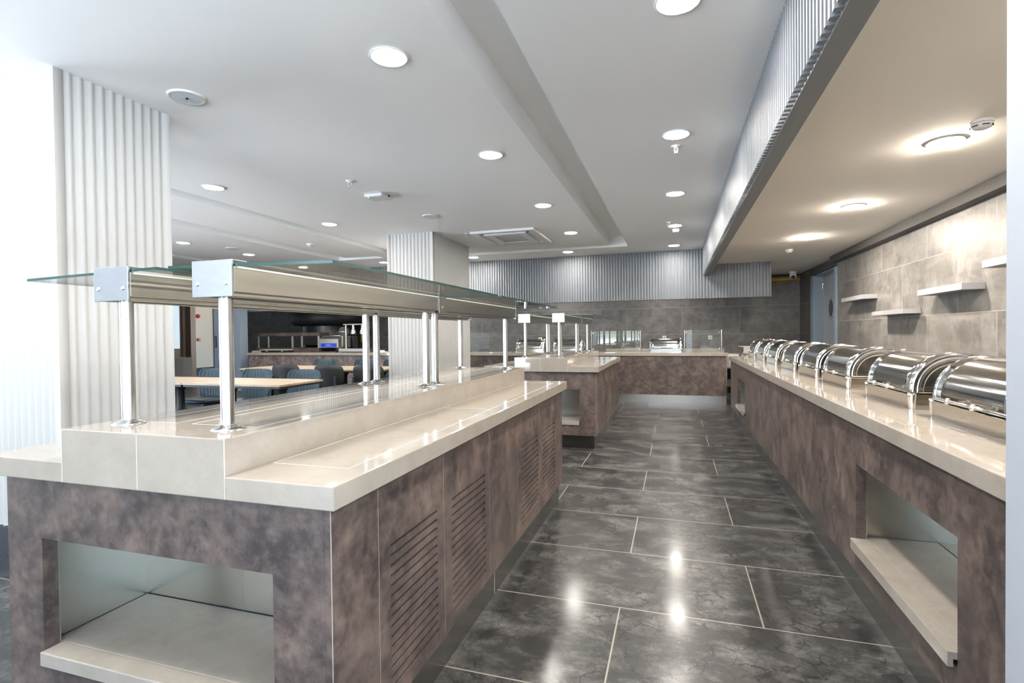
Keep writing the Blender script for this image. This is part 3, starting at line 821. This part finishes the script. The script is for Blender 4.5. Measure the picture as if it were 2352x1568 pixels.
# ------------------------------------------------------------------ chafing dishes
GC = 'roll-top chafing dishes'
CL = .575
def chafer(branded):
    """front towards -x, length along +y, base corner at the origin"""
    t = thing('chafing_dish', 'x', 'chafing dish', (0, 0, 0), GC)
    D = .356; H = .066
    wl = B().box(.0, .004, .004, CL - .004, .0, H).box(D - .004, D, .004, CL - .004, 0, H).box(.004, D - .004, .0, .004, 0, H).box(.004, D - .004, CL - .004, CL, 0, H).box(.004, D - .004, .004, CL - .004, .002, .006)
    base = wl.build('base_frame', 'chrome_base', t, .0015)
    if branded:
        text_mesh('empero', .019, .0001, 'engraved_logo', 'seam_dark', base, (-.0006, .31, .033), Matrix(((0, 0, -1, 0), (-1, 0, 0, 0), (0, 1, 0, 0), (0, 0, 0, 1))))
    for lx, ly in ((.012, .012), (.012, CL - .012), (D - .012, .012), (D - .012, CL - .012)):
        B().lathe((lx, ly, 0), [(.0150, 0), (.0152, .004), (.0158, .03), (.0172, .058), (.0185, .070), (.0, .072)], 18).build('leg', 'chrome', t)
    B().box(.006, D - .006, .006, CL - .006, H - .012, H - .002).build('water_pan', 'dark', t)
    B().box(-.003, D + .003, .004, CL - .004, H + .006, H + .0105).build('pan_rim', 'chrome', t, .002)
    # roll-top lid
    n = 28
    def arc(a, h, y, z0=.078):
        return [(.178 - a * math.cos(PI * k / n), y, z0 + h * math.sin(PI * k / n) ** .92) for k in range(n + 1)]
    def shell(b, secs, smooth=True):
        m = n + 1
        vs = [q for s_ in secs for q in s_]
        b.add(vs, [(i * m + k, (i + 1) * m + k, (i + 1) * m + k + 1, i * m + k + 1) for i in range(len(secs) - 1) for k in range(n)], 0, smooth)
    b = B()
    ys = [.030, .032] + [.032 + (CL - .052) * k / 8 for k in range(1, 8)] + [CL - .022, CL - .018]
    shell(b, [arc(.155, .157, ys[0])] + [arc(.167, .169, y) for y in ys[1:-1]] + [arc(.160, .162, ys[-1])])
    for y, a, h in ((ys[0] + .001, .130, .132), (ys[-1], .160, .162)):
        p = arc(a, h, y); b.add(p, [tuple(range(len(p)))], 0, False)
    lid = b.build('lid', 'chrome_soft', t)
    # stepped arch bands at each end
    def band(y0, prof, nm):
        bb = B(); shell(bb, [arc(.167 + r, .169 + r, y0 + s_) for s_, r in prof]); bb.build(nm, 'chrome', lid)
    band(.0, [(.052, -.001), (.048, .003), (.040, .008), (.030, .0105), (.020, .0105), (.010, .007), (.004, .001), (.002, -.006), (.005, -.011), (.001, -.017), (.0, -.024), (.004, -.030), (.001, -.036), (.003, -.042), (.012, -.047), (.024, -.049), (.031, -.050)], 'arch_band')
    band(CL - .026, [(.0, -.001), (.002, .003), (.007, .005), (.014, .005), (.018, .002), (.022, -.006)], 'rim_band')
    # lip and front handle
    B().tube([(.006, .03, .078), (.004, CL - .03, .078)], .0045, 8).build('lid_lip', 'chrome', lid)
    hp = [(-.004, .17, .082), (-.016, .18, .084), (-.020, .20, .085), (-.020, CL - .20, .085), (-.016, CL - .18, .084), (-.004, CL - .17, .082)]
    hd = B().tube(hp, .0055, 10).build('handle', 'chrome', t)
    for y in (.20, CL - .20):
        B().lathe((-.020, y, .074), [(.0, -.002), (.010, 0), (.010, .012), (.007, .016), (.007, .022), (0, .023)], 14).build('bracket', 'chrome', hd)
    return t
ch_ys = [2.002, 2.768, 3.680, 4.425, 5.185, 6.08, 6.86, 7.60]
nearlab = ['polished roll-top chafing dish cut off by the white pillar, closest to the camera', 'polished roll-top chafing dish second along the right counter from the white pillar',
 'polished roll-top chafing dish third along the right counter from the white pillar', 'polished roll-top chafing dish fourth along the right counter from the white pillar',
 'polished roll-top chafing dish fifth along the right counter from the white pillar', 'polished roll-top chafing dish sixth along the right counter from the white pillar',
 'polished roll-top chafing dish next to last at the far end of the right counter', 'polished roll-top chafing dish at the very far end of the right counter']
c0 = chafer(True); c0.location = (1.012, ch_ys[0], ZT + .0005); c0['label'] = nearlab[0]
c1 = chafer(False); c1.location = (1.014, ch_ys[1], ZT + .0005); c1['label'] = nearlab[1]
for y, lab in zip(ch_ys[2:], nearlab[2:]): dup(c1, (1.018, y, ZT + .0005), lab)
# on the far counter, front towards the camera (-y): rotate +90 deg about z
for x, lab in ((-2.40, 'roll-top chafing dish on the far counter, left one behind the far sneeze guard posts'), (-1.655, 'roll-top chafing dish on the far counter, between the left one and the glass screen'), (.135, 'roll-top chafing dish on the far counter right of the reflecting glass screen')):
    dup(c1, (x, 9.72, ZT + .0005), lab, PI / 2)

# ------------------------------------------------------------------ far counter
t = thing('serving_counter', 'long brown stone-clad counter across the far end with a steel kick strip', 'counter', (-4.2, 9.9, 0))
XL, XR_ = -9.38, .845
xs = [XL, -8.9, -8.05, -7.2, -6.2, -5.2, -4.2, -3.0, -2.0, -1.0, XR_]
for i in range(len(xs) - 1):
    B().box(xs[i] + .001, xs[i + 1] - .001, 9.58, 9.60, .14, ZB - .001).build('front_panel', 'lam_daylit' if xs[i] < -5 else 'lam', t)
B().box(XR_ - .02, XR_, 9.601, 10.3, .14, ZB - .001).build('end_panel', 'lam', t)
B().box(XL, XR_ - .02, 9.602, 10.3, ZB - .02, ZB - .001).build('carcass', 'dark', t)
B().box(XL, XR_ - .02, 10.28, 10.3, .05, ZB - .021).build('back_panel', 'lam_dark', t)
B().box(XL, XR_, 9.6, 9.62, 0, .145).build('plinth', 'plinth_bright', t)
w = B().box(-9.42, .875, 9.55, 10.36, ZB, ZT)
tag(w.build('stone_worktop', 'quartz', None, .003), 'long beige stone top of the counter across the far end', 'worktop')
up = B().box(-1.3, .875, 10.33, 10.36, ZT, .94)
tag(up.build('upstand', 'quartz', None, .002), 'low beige stone upstand along the back of the far counter', 'upstand')
w = B().box(-9.42, -9.15, 9.72, 9.76, ZT + .0002, .93)
tag(w.build('stone_block', 'quartz'), 'small beige stone lip at the left end of the far counter', 'stone block')

# upright glass screens on the far counter
def screen(x0, x1, posts, lab, y=9.70):
    t = thing('glass_screen', lab, 'glass screen', ((x0 + x1) / 2, y, ZT), 'upright glass screens on the far counter')
    g = B().box(x0 + .02, x1 - .02, y - .004, y + .004, ZT + .004, 1.284)
    g.build('glass_pane', 'glass', t)
    for px, sgn in posts:
        po = B().cyl((px, y, ZT + .0005), .0115, .398, 16).build('post', 'steel_v', t)
        for z in (.947, 1.238):
            B().lathe((px + sgn * .030, y - .014, z), [(0, 0), (.014, .001), (.017, .006), (.017, .022), (.012, .026), (0, .026)], 16, 0, 'y').tube([(px, y, z), (px + sgn * .03, y, z)], .006, 8).build('clamp', 'chrome', po)
screen(-1.48, -.590, [(-1.48, 1), (-.590, -1)], 'upright glass screen mirroring bright windows, right of the far sneeze guard')
screen(.172, .782, [(.172, 1), (.782, -1)], 'upright clear glass screen at the right end of the far counter')
screen(-4.1, -3.17, [(-4.1, 1), (-3.17, -1)], 'upright glass screen right of the far fluted column')

# kitchen pieces seen past the right end of the far counter
t = thing('undercounter_fridge', 'pale undercounter fridge with louvred vent seen in the gap right of the far counter', 'fridge', (1.35, 10.75, 0))
B().box(.93, 1.75, 10.45, 11.05, .22, .82).build('body', 'off_white', t, .004)
b = B().box(.94, 1.30, 10.442, 10.449, .36, .56)
for k in range(9): b.box(.945, 1.295, 10.432, 10.442, .37 + k * .021, .380 + k * .021)
b.build('louvre', 'dark', t)
B().box(.95, 1.73, 10.5, 11.0, .10, .22).build('toe_recess', 'black', t)
for x in (.97, 1.71):
    for y in (10.52, 10.98): B().cyl((x, y, 0), .02, .10, 12).build('foot', 'steel', t)
t = thing('steel_worktable', 'stainless kitchen worktable with upstand behind the right counter end', 'table', (1.5, 9.4, 0))
B().box(1.04, 1.95, 9.05, 9.75, .868, .905).build('table_top', 'steel', t, .002)
B().box(1.04, 1.95, 9.75, 9.765, .868, 1.0).build('upstand', 'steel', t)
B().box(1.04, 1.055, 9.05, 9.75, .905, .995).build('side_upstand', 'chrome_soft', t)
for x in (1.08, 1.91):
    for y in (9.09, 9.71): B().cyl((x, y, 0), .02, .867, 14).build('leg', 'steel_v', t)
B().box(1.07, 1.92, 9.08, 9.72, .25, .27).build('undershelf', 'steel', t)

# back-wall fittings
def outlet(x, z, lab):
    t = thing('wall_socket', lab, 'socket', (x, YB, z), 'wall sockets')
    B().box(x - .042, x + .042, YB - .010, YB, z - .042, z + .042).build('cover_plate', 'plastic', t, .004)
    B().lathe((x, YB - .0102, z), [(.020, 0), (.020, -.002), (.016, -.003), (0, -.0025)], 20, 0, 'y').build('socket_face', 'shelf', t)
outlet(-.222, 1.132, 'white wall socket above the chafing dish right of the glass screen')
outlet(.756, 1.126, 'white wall socket behind the clear glass screen at the right')
outlet(-3.129, 1.118, 'white wall socket above the left chafing dish on the far counter')

t = tag(B().tube([(1.0, 12.21, 2.335), (2.46, 12.21, 2.345), (2.50, 12.23, 2.345), (2.515, 12.275, 2.345)], .028, 14).build('gas_pipe', 'yellow'), 'yellow gas pipe running under the lower ceiling along the back wall', 'pipe')
tag(B().tube([(1.0, 12.24, 2.42), (2.5, 12.24, 2.425)], .018, 10).build('conduit', 'black'), 'black conduit above the yellow pipe on the back wall', 'conduit')
t = thing('security_camera', 'white dome security camera in the far right ceiling corner', 'security camera', (2.30, 11.75, ZW))
B().lathe((2.30, 11.75, ZW), [(.075, 0), (.075, -.03), (.070, -.04)], 24).build('mount', 'plastic', t)
B().lathe((2.30, 11.75, ZW - .095), [(0, -.065), (.035, -.058), (.062, -.025), (.070, .01), (.066, .045), (.05, .056)], 24).build('housing', 'plastic', t)
B().lathe((2.285, 11.70, ZW - .118), [(.034, .012), (.034, -.022), (.028, -.026), (0, -.026)], 20, 0, 'y').build('lens', 'black_gloss', t)
tag(B().tube([(-8.10, 12.20, 1.08), (-8.10, 12.20, 2.44)], .035, 12).lathe((-8.10, 12.20, 1.60), [(.035, 0), (.055, .01), (.055, .09), (.035, .10)], 14).build('gas_pipe', 'yellow'), 'yellow upright gas pipe behind the pizza counter', 'pipe')

# floating shelves on the right wall
def wall_shelf(y0, y1, z0, z1, lab, xf=2.362):
    tag(B().box(xf, XW - .0005, y0, y1, z0, z1).build('wall_shelf', 'shelf', None, .002), lab, 'shelf', 'floating shelves on the stone wall')
wall_shelf(7.89, 8.80, 1.662, 1.720, 'pale grey floating shelf closest to the door')
wall_shelf(6.634, 7.555, 1.425, 1.476, 'lowest pale grey floating shelf on the stone wall')
wall_shelf(5.425, 6.285, 1.590, 1.649, 'pale grey floating shelf on the stone wall, next above the lowest one')
wall_shelf(4.20, 5.12, 1.735, 1.797, 'highest pale grey floating shelf, running behind the white pillar')

# ------------------------------------------------------------------ pizza counter on the left
t = thing('pizza_oven', 'big black domed pizza oven behind the left counter', 'oven', (-8.5, 11.3, 0))
B().lathe((-8.5, 11.3, 0), [(.66, 0), (.66, .15), (.62, .16), (.62, 1.5)], 48).build('base', 'black_gloss', t)
B().lathe((-8.5, 11.3, 0), [(.62, 1.5), (.80, 1.52), (.89, 1.58), (.91, 1.68), (.89, 1.84), (.78, 2.02), (.55, 2.12), (.18, 2.16), (.16, 2.16), (.16, 2.449)], 48).build('dome', 'black', t)
b = B().box(-8.75, -8.25, 10.62, 10.70, 1.03, 1.30)
b.build('oven_mouth', 'dark', t)

t = thing('display_rack', 'two-tier dark slatted display rack with steel posts on the left counter', 'rack', (-8.3, 9.9, ZT))
rx0, rx1, ry0, ry1 = -9.27, -7.56, 9.74, 10.10
for z0, z1, nm in ((ZT + .001, .985, 'lower_tier'), (1.258, 1.332, 'upper_tier')):
    b = B().box(rx0, rx1, ry0, ry0 + .02, z0, z1).box(rx0, rx1, ry1 - .02, ry1, z0, z1).box(rx0, rx0 + .02, ry0 + .02, ry1 - .02, z0, z1).box(rx1 - .02, rx1, ry0 + .02, ry1 - .02, z0, z1)
    for k in range(5):
        y = ry0 + .035 + k * .062
        b.box(rx0 + .02, rx1 - .02, y, y + .042, z1 - .012, z1 - .001)
    b.box((rx0 + rx1) / 2 - .02, (rx0 + rx1) / 2 + .02, ry0 + .02, ry1 - .02, z0, z1 - .013)
    b.build(nm, 'lam_dark', t)
for x in (rx0 + .025, -8.30, rx1 - .03):
    for y in (ry0 + .022, ry1 - .022): B().box(x - .022, x + .022, y - .018, y + .018, .9855, 1.2575).build('post', 'steel_v', t, .003)
t = thing('induction_hob', 'low black tabletop hob with pale top edge in front of the display rack', 'hob', (-8.65, 9.63, ZT))
B().box(-9.02, -8.27, 9.57, 9.72, ZT + .012, ZT + .055).build('body', 'black', t, .004)
B().box(-9.03, -8.26, 9.565, 9.725, ZT + .0552, ZT + .064).build('top', 'off_white', t)
for x in (-8.85, -8.43): B().box(x - .02, x + .02, 9.566, 9.57, ZT + .028, ZT + .040).build('dial', 'plastic', t)
for x in (-8.99, -8.30):
    for y in (9.59, 9.70): B().cyl((x, y, ZT + .0005), .012, .012, 10).build('foot', 'black', t)

t = thing('conveyor_toaster', 'steel conveyor toaster with a blue front panel on the left counter', 'toaster', (-7.27, 9.9, ZT))
X0, X1 = -7.53, -7.02
bd = B()
P = [(9.68, .995), (9.68, 1.185), (9.80, 1.25), (10.14, 1.25), (10.14, .995)]
for x, rev in ((X0, False), (X1, True)):
    vs = [(x, y, z) for y, z in P]; bd.add(vs, [tuple(range(5)) if rev else tuple(range(4, -1, -1))])
vs = [(X0, y, z) for y, z in P] + [(X1, y, z) for y, z in P]
bd.add(vs, [(i, (i + 1) % 5, 5 + (i + 1) % 5, 5 + i) for i in range(5)])
body = bd.build('body', 'steel', t, .004)
B().box(X0 + .05, X1 - .05, 9.672, 9.679, 1.005, 1.092).build('control_panel', 'blue', t)
cp = [o for o in t.children if o.name.startswith('control_panel')][0]
for x, r in ((X0 + .125, .022), (X1 - .12, .010), (X1 - .075, .010)):
    B().cyl((x, 9.664, 1.048), r, .008, 14, 0, 'y').build('knob', 'black', cp)
text_mesh('empero', .036, .0004, 'panel_logo', 'plastic', cp, (X0 + .255, 9.6712, 1.052), Matrix(((1, 0, 0, 0), (0, 0, -1, 0), (0, 1, 0, 0), (0, 0, 0, 1))))
b = B()
for k in range(12):
    x = X0 + .05 + k * .037
    b.obox((x, 9.752, 1.228), (.011, 0, 0), (0, .036, .0196), (0, -.002, .004))
b.build('feed_grille', 'dark', t)
b = B()
for k in range(8):
    x = X0 + .24 + k * .028
    b.tube([(x, 9.80, 1.252), (x + .03, 9.98, 1.34)], .004, 6)
b.tube([(X0 + .22, 9.80, 1.255), (X0 + .47, 9.80, 1.255)], .006, 6); b.tube([(X0 + .25, 9.98, 1.342), (X0 + .48, 9.98, 1.342)], .006, 6)
b.build('bread_rack', 'chrome', t)
for x in (X0 + .04, X1 - .04):
    for y in (9.72, 10.12): B().box(x - .018, x + .018, y - .018, y + .018, ZT + .0005, .9945).build('foot', 'black', t)
B().box(X0 + .04, X1 - .06, 9.66, 9.76, ZT + .0105, ZT + .018).build('crumb_tray', 'chrome_soft', t)
for k in (0, 1): pass

t = thing('carving_station', 'steel carving station with two heat lamps on the left counter', 'heat lamp station', (-6.7, 9.9, ZT))
B().box(-7.02, -6.37, 9.68, 10.10, ZT + .012, .978).build('base_tray', 'chrome_soft', t, .006)
for x in (-6.99, -6.40):
    for y in (9.72, 10.06): B().cyl((x, y, ZT + .0003), .014, .012, 10).build('foot', 'black', t)
B().cyl((-6.975, 9.9, .978), .018, .51, 14).build('post', 'steel_v', t)
B().cyl((-6.425, 9.9, .978), .018, .51, 14).build('post', 'steel_v', t)
B().box(-7.02, -6.38, 9.86, 9.94, 1.487, 1.515).build('top_bar', 'chrome_soft', t, .003)
for x in (-6.785, -6.475 - .08):
    l = B().lathe((x, 9.9, 1.29), [(.062, 0), (.060, .05), (.035, .10), (.028, .13), (.028, .1968)], 20).build('lamp_shade', 'chrome', t)
    B().lathe((x, 9.9, 1.292), [(.05, 0), (0, .004)], 16).build('bulb', 'lamp', l)
t = thing('coffee_machine', 'dark steel appliance between the toaster and the carving station', 'appliance', (-7.1, 10.2, ZT))
B().box(-7.32, -6.97, 10.17, 10.34, ZT + .0005, 1.25).build('body', 'black', t, .01)
B().cyl((-7.25, 10.18, 1.34), .12, .08, 28, 0, 'y').build('round_cover', 'trim_grey', t)
B().box(-7.26, -7.18, 10.2, 10.26, 1.2505, 1.30).build('bracket', 'trim_grey', t)
tag(B().box(-6.15, -5.93, 9.70, 9.90, ZT + .0005, .905).box(-6.10, -5.98, 9.74, 9.86, .905, .93).build('serving_plate', 'off_white'), 'small pale dish lying on the left counter beside the far column', 'dish')

# grey post at the left end of the counter
struct(B().box(-9.86, -9.635, 9.60, 9.83, 0, ZC), 'column_kitchen', 'frame_blue')
# wood framed glazing, cream wall with alarms, far left
b = B()
struct(B().box(-15.90, -15.14, 12.68, 12.72, .9, 2.5), 'window_20', 'pale_blue')
d2 = struct(B().box(-15.13, -15.08, 12.66, 12.74, .1, 2.4).box(-15.0, -14.90, 12.66, 12.74, .1, 2.4), 'door_2', 'tan')
struct(B().box(-14.76, -14.60, 12.60, 12.78, 0, 2.5).box(-15.13, -14.76, 12.60, 12.78, 2.4, 2.5).box(-15.0, -14.76, 12.64, 12.76, 0, .12), 'door_frame', 'brown', 0, d2)
struct(B().box(-15.08, -15.0, 12.68, 12.72, .1, 2.4).box(-14.90, -14.76, 12.68, 12.72, .12, 2.4), 'door_panel', 'grey_flute', 0, d2)
tag(B().box(-12.5, -11.84, 10.0, 10.25, 0, .747).build('waiter_station', 'cab_grey', None, .004), 'plain grey low cabinet beyond the dining tables at far left', 'cabinet')
t = thing('fire_alarm_sounder', 'round red fire alarm sounder high on the cream wall', 'alarm', (-16.2, 14.263, 2.007))
B().lathe((-16.199, 14.263, 2.007), [(.075, 0), (.075, .03), (.06, .05), (.045, .085), (0, .09)], 22, 0, 'x').build('body', 'red', t)
t = thing('fire_alarm_call_point', 'square red fire alarm call point lower on the cream wall', 'alarm', (-16.2, 14.271, 1.171))
B().box(-16.199, -16.145, 14.215, 14.325, 1.12, 1.225).build('body', 'red', t, .006)
B().box(-16.1448, -16.142, 14.26, 14.31, 1.16, 1.19).build('press_plate', 'plastic', t)
d3 = struct(B().box(-16.2, -16.14, 14.90, 15.9, .0, 2.3), 'door_3', 'grey_flute')
B().tube([(-16.14, 14.93, 1.28), (-16.08, 14.93, 1.28), (-16.08, 14.93, .88), (-16.14, 14.93, .88)], .018, 10).build('door_handle', 'black', d3)

# ------------------------------------------------------------------ dining tables and chairs
GT = 'long dining tables with oak tops'
def table(x0, x1, y0, y1, legs, lab):
    t = thing('dining_table', lab, 'table', ((x0 + x1) / 2, (y0 + y1) / 2, 0), GT)
    B().box(x0 + .002, x1 - .002, y0, y1, .728, .75).build('table_top', 'wood', t, .002)
    B().box(x0 + .012, x1 - .012, y0 + .01, y1 - .01, .706, .7275).build('underframe', 'black', t)
    for lx in legs:
        ly = (y0 + y1) / 2
        p = B().lathe((lx, ly, 0), [(.05, .04), (.055, .10), (.04, .14), (.042, .30), (.062, .33), (.05, .36), (.065, .385), (.05, .41), (.042, .44), (.038, .62), (.06, .66), (.075, .69), (.075, .7055)], 20).build('pedestal', 'black', t)
        f = B()
        for k in range(4):
            a = PI / 4 + k * PI / 2
            ca, sa = math.cos(a), math.sin(a)
            f.tube([(lx + .03 * ca, ly + .03 * sa, .10), (lx + .15 * ca, ly + .15 * sa, .065), (lx + .26 * ca, ly + .26 * sa, .022)], [.03, .026, .02], 8)
        f.build('base_foot', 'black', p)
table(-5.20, -3.88, 4.36, 5.06, (-4.85, -4.16), 'oak-topped dining table whose end shows behind the near sneeze guard post')
table(-6.52, -5.205, 4.36, 5.06, (-6.25, -5.63), 'oak-topped dining table against its twin, next to the near fluted column')
table(-5.25, -4.08, 6.55, 7.40, (-4.95, -4.28), 'oak-topped dining table in the back row, beside the far column')
table(-6.60, -5.255, 6.55, 7.40, (-6.25, -5.6), 'oak-topped dining table in the back row, mostly hidden behind blue chairs')

GCH = 'channel-backed dining chairs'
def make_chair():
    """origin under the seat, faces -y"""
    t = thing('dining_chair', 'x', 'chair', (0, 0, 0), GCH)
    nu, nv = 44, 14
    def wid(v): return .165 + .085 * math.sin(min(1, v * 1.5) * PI / 2) - (.060 * ((v - .78) / .22) ** 3 if v > .78 else 0)
    def P(u, v, off):
        x = wid(v) * u
        z = .40 + .435 * v
        y = .19 + .055 * v - .075 * u * u + off
        return Vector((x, y, z))
    def surf(offf, nm, mat, parent):
        b = B(); vs = []
        for j in range(nv + 1):
            for i in range(nu + 1):
                u = -1 + 2 * i / nu; v = j / nv
                vs.append(P(u, v, offf(u, v)))
        m = nu + 1
        b.add(vs, [(j * m + i, j * m + i + 1, (j + 1) * m + i + 1, (j + 1) * m + i) for j in range(nv) for i in range(nu)], 0, True)
        return b, vs, m
    def edge(u, v):
        return min(1, (1 - abs(u)) / .08, (1 - v) / .06, v / .06) 
    fr, fv, m = surf(lambda u, v: -.012 - .022 * math.sqrt(max(0, edge(u, v))) * (.55 + .45 * abs(math.cos(u * PI * 5.5)) ** .5), '', '', None)
    fr.build('back_pad', 'teal', t)
    bk, bv, m = surf(lambda u, v: .012 * math.sqrt(max(0, edge(u, v))) - .010, '', '', None)
    # close the shell edge
    loop = [i for i in range(m)] + [j * m + m - 1 for j in range(1, nv + 1)] + [nv * m + i for i in range(m - 2, -1, -1)] + [j * m for j in range(nv - 1, 0, -1)]
    A = [bv[i] for i in loop]; C = [fv[i] for i in loop]; k = len(loop)
    bk.add(A + C, [(i, (i + 1) % k, k + (i + 1) % k, k + i) for i in range(k)], 0, True)
    bk.build('back_shell', 'black', t)
    # seat
    sb = B(); n = 32; rings = []
    for (sc, z) in ((.86, .405), (.98, .415), (1., .435), (.97, .455), (.80, .466), (.4, .470)):
        rings.append([(.225 * sc * math.copysign(abs(math.cos(2 * PI * q / n)) ** .6, math.cos(2 * PI * q / n)), -.02 + .215 * sc * math.copysign(abs(math.sin(2 * PI * q / n)) ** .6, math.sin(2 * PI * q / n)), z) for q in range(n)])
    vs = [p for r in rings for p in r]
    sb.add(vs, [(i * n + q, i * n + (q + 1) % n, (i + 1) * n + (q + 1) % n, (i + 1) * n + q) for i in range(5) for q in range(n)], 0, True)
    sb.add(rings[-1], [tuple(range(n))], 0, True); sb.add(rings[0], [tuple(range(n - 1, -1, -1))])
    sb.build('seat', 'teal', t)
    for sx in (-1, 1):
        B().obox((sx * .205, -.205, .205), (.016, 0, 0), (0, .018, 0), (sx * -.020, .03, .205)).build('leg', 'black', t)
        B().obox((sx * .195, .245, .335), (.016, 0, 0), (0, .020, 0), (sx * -.022, -.008, .335)).build('leg', 'black', t)
    B().box(-.19, .19, -.17, .18, .375, .404).build('seat_rail', 'black', t)
    return t
ch = make_chair()
spots = [(-5.87, 5.24, 0, 'blue channel-backed chair behind the steel post, at the back of the front oak table'),
 (-5.15, 5.24, 0, 'blue channel-backed chair in the middle of the three along the front oak table'),
 (-4.42, 5.24, 0, 'blue channel-backed chair at the right end of the front oak table'),
 (-5.53, 6.50, PI, 'black chair back, leftmost of those on the near side of the back table'),
 (-4.775, 6.50, PI, 'black chair back in the middle of those on the near side of the back table'),
 (-4.12, 6.50, PI, 'black chair back partly behind the paired steel posts'),
 (-5.98, 7.70, 0, 'blue chair beyond the back table, showing over the middle black chair'),
 (-5.13, 7.70, 0, 'blue chair beyond the back table, showing between the paired steel posts'),
 (-4.55, 7.70, 0, 'blue chair beyond the back table, half hidden by the far column')]
for i, (x, y, r, lab) in enumerate(spots):
    if i == 0: ch.location = (x, y, 0); ch['label'] = lab
    else: dup(ch, (x, y, 0), lab, r)
t = thing('stool', 'low black ribbed stool in front of the oak table beside the near column', 'stool', (-5.05, 3.98, 0))
b = B().box(-5.62, -4.55, 3.80, 4.16, .40, .45)
for k in range(16): b.tube([(-5.59 + k * .067, 3.82, .45), (-5.59 + k * .067, 4.14, .45)], .033, 8)
b.build('seat', 'black_gloss', t)
for x in (-5.57, -4.60):
    for y in (3.85, 4.11): B().box(x - .02, x + .02, y - .02, y + .02, 0, .3998).build('leg', 'black', t)

# wet and dirty marks on the floor near the far counter
for (x, y, rx, ry, sd, lab) in ((-.36, 7.36, .15, .085, 1, 'long dark dried stain on the floor in front of the far buffet island end'), (.61, 7.56, .095, .13, 2, 'dark stain on the floor near the right counter foot'), (-.735, 7.99, .05, .035, 3, 'small dark spot on the floor beside the far island'), (-.12, 8.53, .05, .03, 4, 'small dark spot in the middle of the floor before the far counter')):
    random.seed(sd); n = 26; r = [1 + .35 * random.uniform(-1, 1) for _ in range(n)]
    r = [(r[i - 1] + r[i] + r[(i + 1) % n]) / 3 for i in range(n)]
    pts = [(x + rx * r[k] * math.cos(2 * PI * k / n), y + ry * r[k] * math.sin(2 * PI * k / n), .0006) for k in range(n)]
    o = B().add(pts, [tuple(range(n))]).build('floor_stain', 'stain'); tag(o, lab, 'stain', 'dark stains on the floor')

# ------------------------------------------------------------------ daylight
SKY = 5.2
w = bpy.data.worlds.new('world'); SC.world = w; w.use_nodes = True
nt = w.node_tree; bg = nt.nodes['Background']
# sky above, a dim line of buildings and trees at the horizon, sunlit paving below
tc = N(nt, 'ShaderNodeTexCoord'); sx = N(nt, 'ShaderNodeSeparateXYZ'); nt.links.new(tc.outputs['Generated'], sx.inputs[0])
hz = maths(nt, 'MULTIPLY_ADD', sx.outputs['Z'], .5, .5)
nt.links.new(ramp(nt, hz, [(.0, (1.36, 1.45, 1.60)), (.485, (1.22, 1.33, 1.50)), (.497, (.16, .19, .17)), (.525, (.20, .25, .24)), (.55, (.38, .50, .66)), (1., (.24, .37, .56))]), bg.inputs['Color'])
bg.inputs['Strength'].default_value = SKY
for px, py, pw, ph, rz in ((-5.1, YN - .22, 2.2, 2.4, 0), (-2.4, YN - .22, 2.2, 2.4, 0), (LX - .22, (LY0 + LY1) / 2, LY1 - LY0, 2.4, -PI / 2), (XW + .22, (RY0 + RY1) / 2, RY1 - RY0, 2.4, PI / 2)):
    li = bpy.data.lights.new('window_portal', 'AREA'); li.shape = 'RECTANGLE'
    li.size = pw; li.size_y = ph
    li.cycles.is_portal = True
    o = bpy.data.objects.new('window_portal', li); COL.objects.link(o)
    o.location = (px, py, 1.32); o.rotation_euler = (PI / 2, 0, rz)
    o['kind'] = 'helper'

# ------------------------------------------------------------------ view
SC.view_settings.view_transform = 'Standard'; SC.view_settings.look = 'None'
SC.view_settings.exposure = 1.84; SC.view_settings.gamma = 1.0
SC.view_settings.use_curve_mapping = False
cy = SC.cycles
cy.use_denoising = True
cy.max_bounces = 10; cy.diffuse_bounces = 5; cy.glossy_bounces = 5; cy.transmission_bounces = 6; cy.transparent_max_bounces = 12
cy.caustics_reflective = False; cy.caustics_refractive = False
cy.sample_clamp_indirect = 6.0
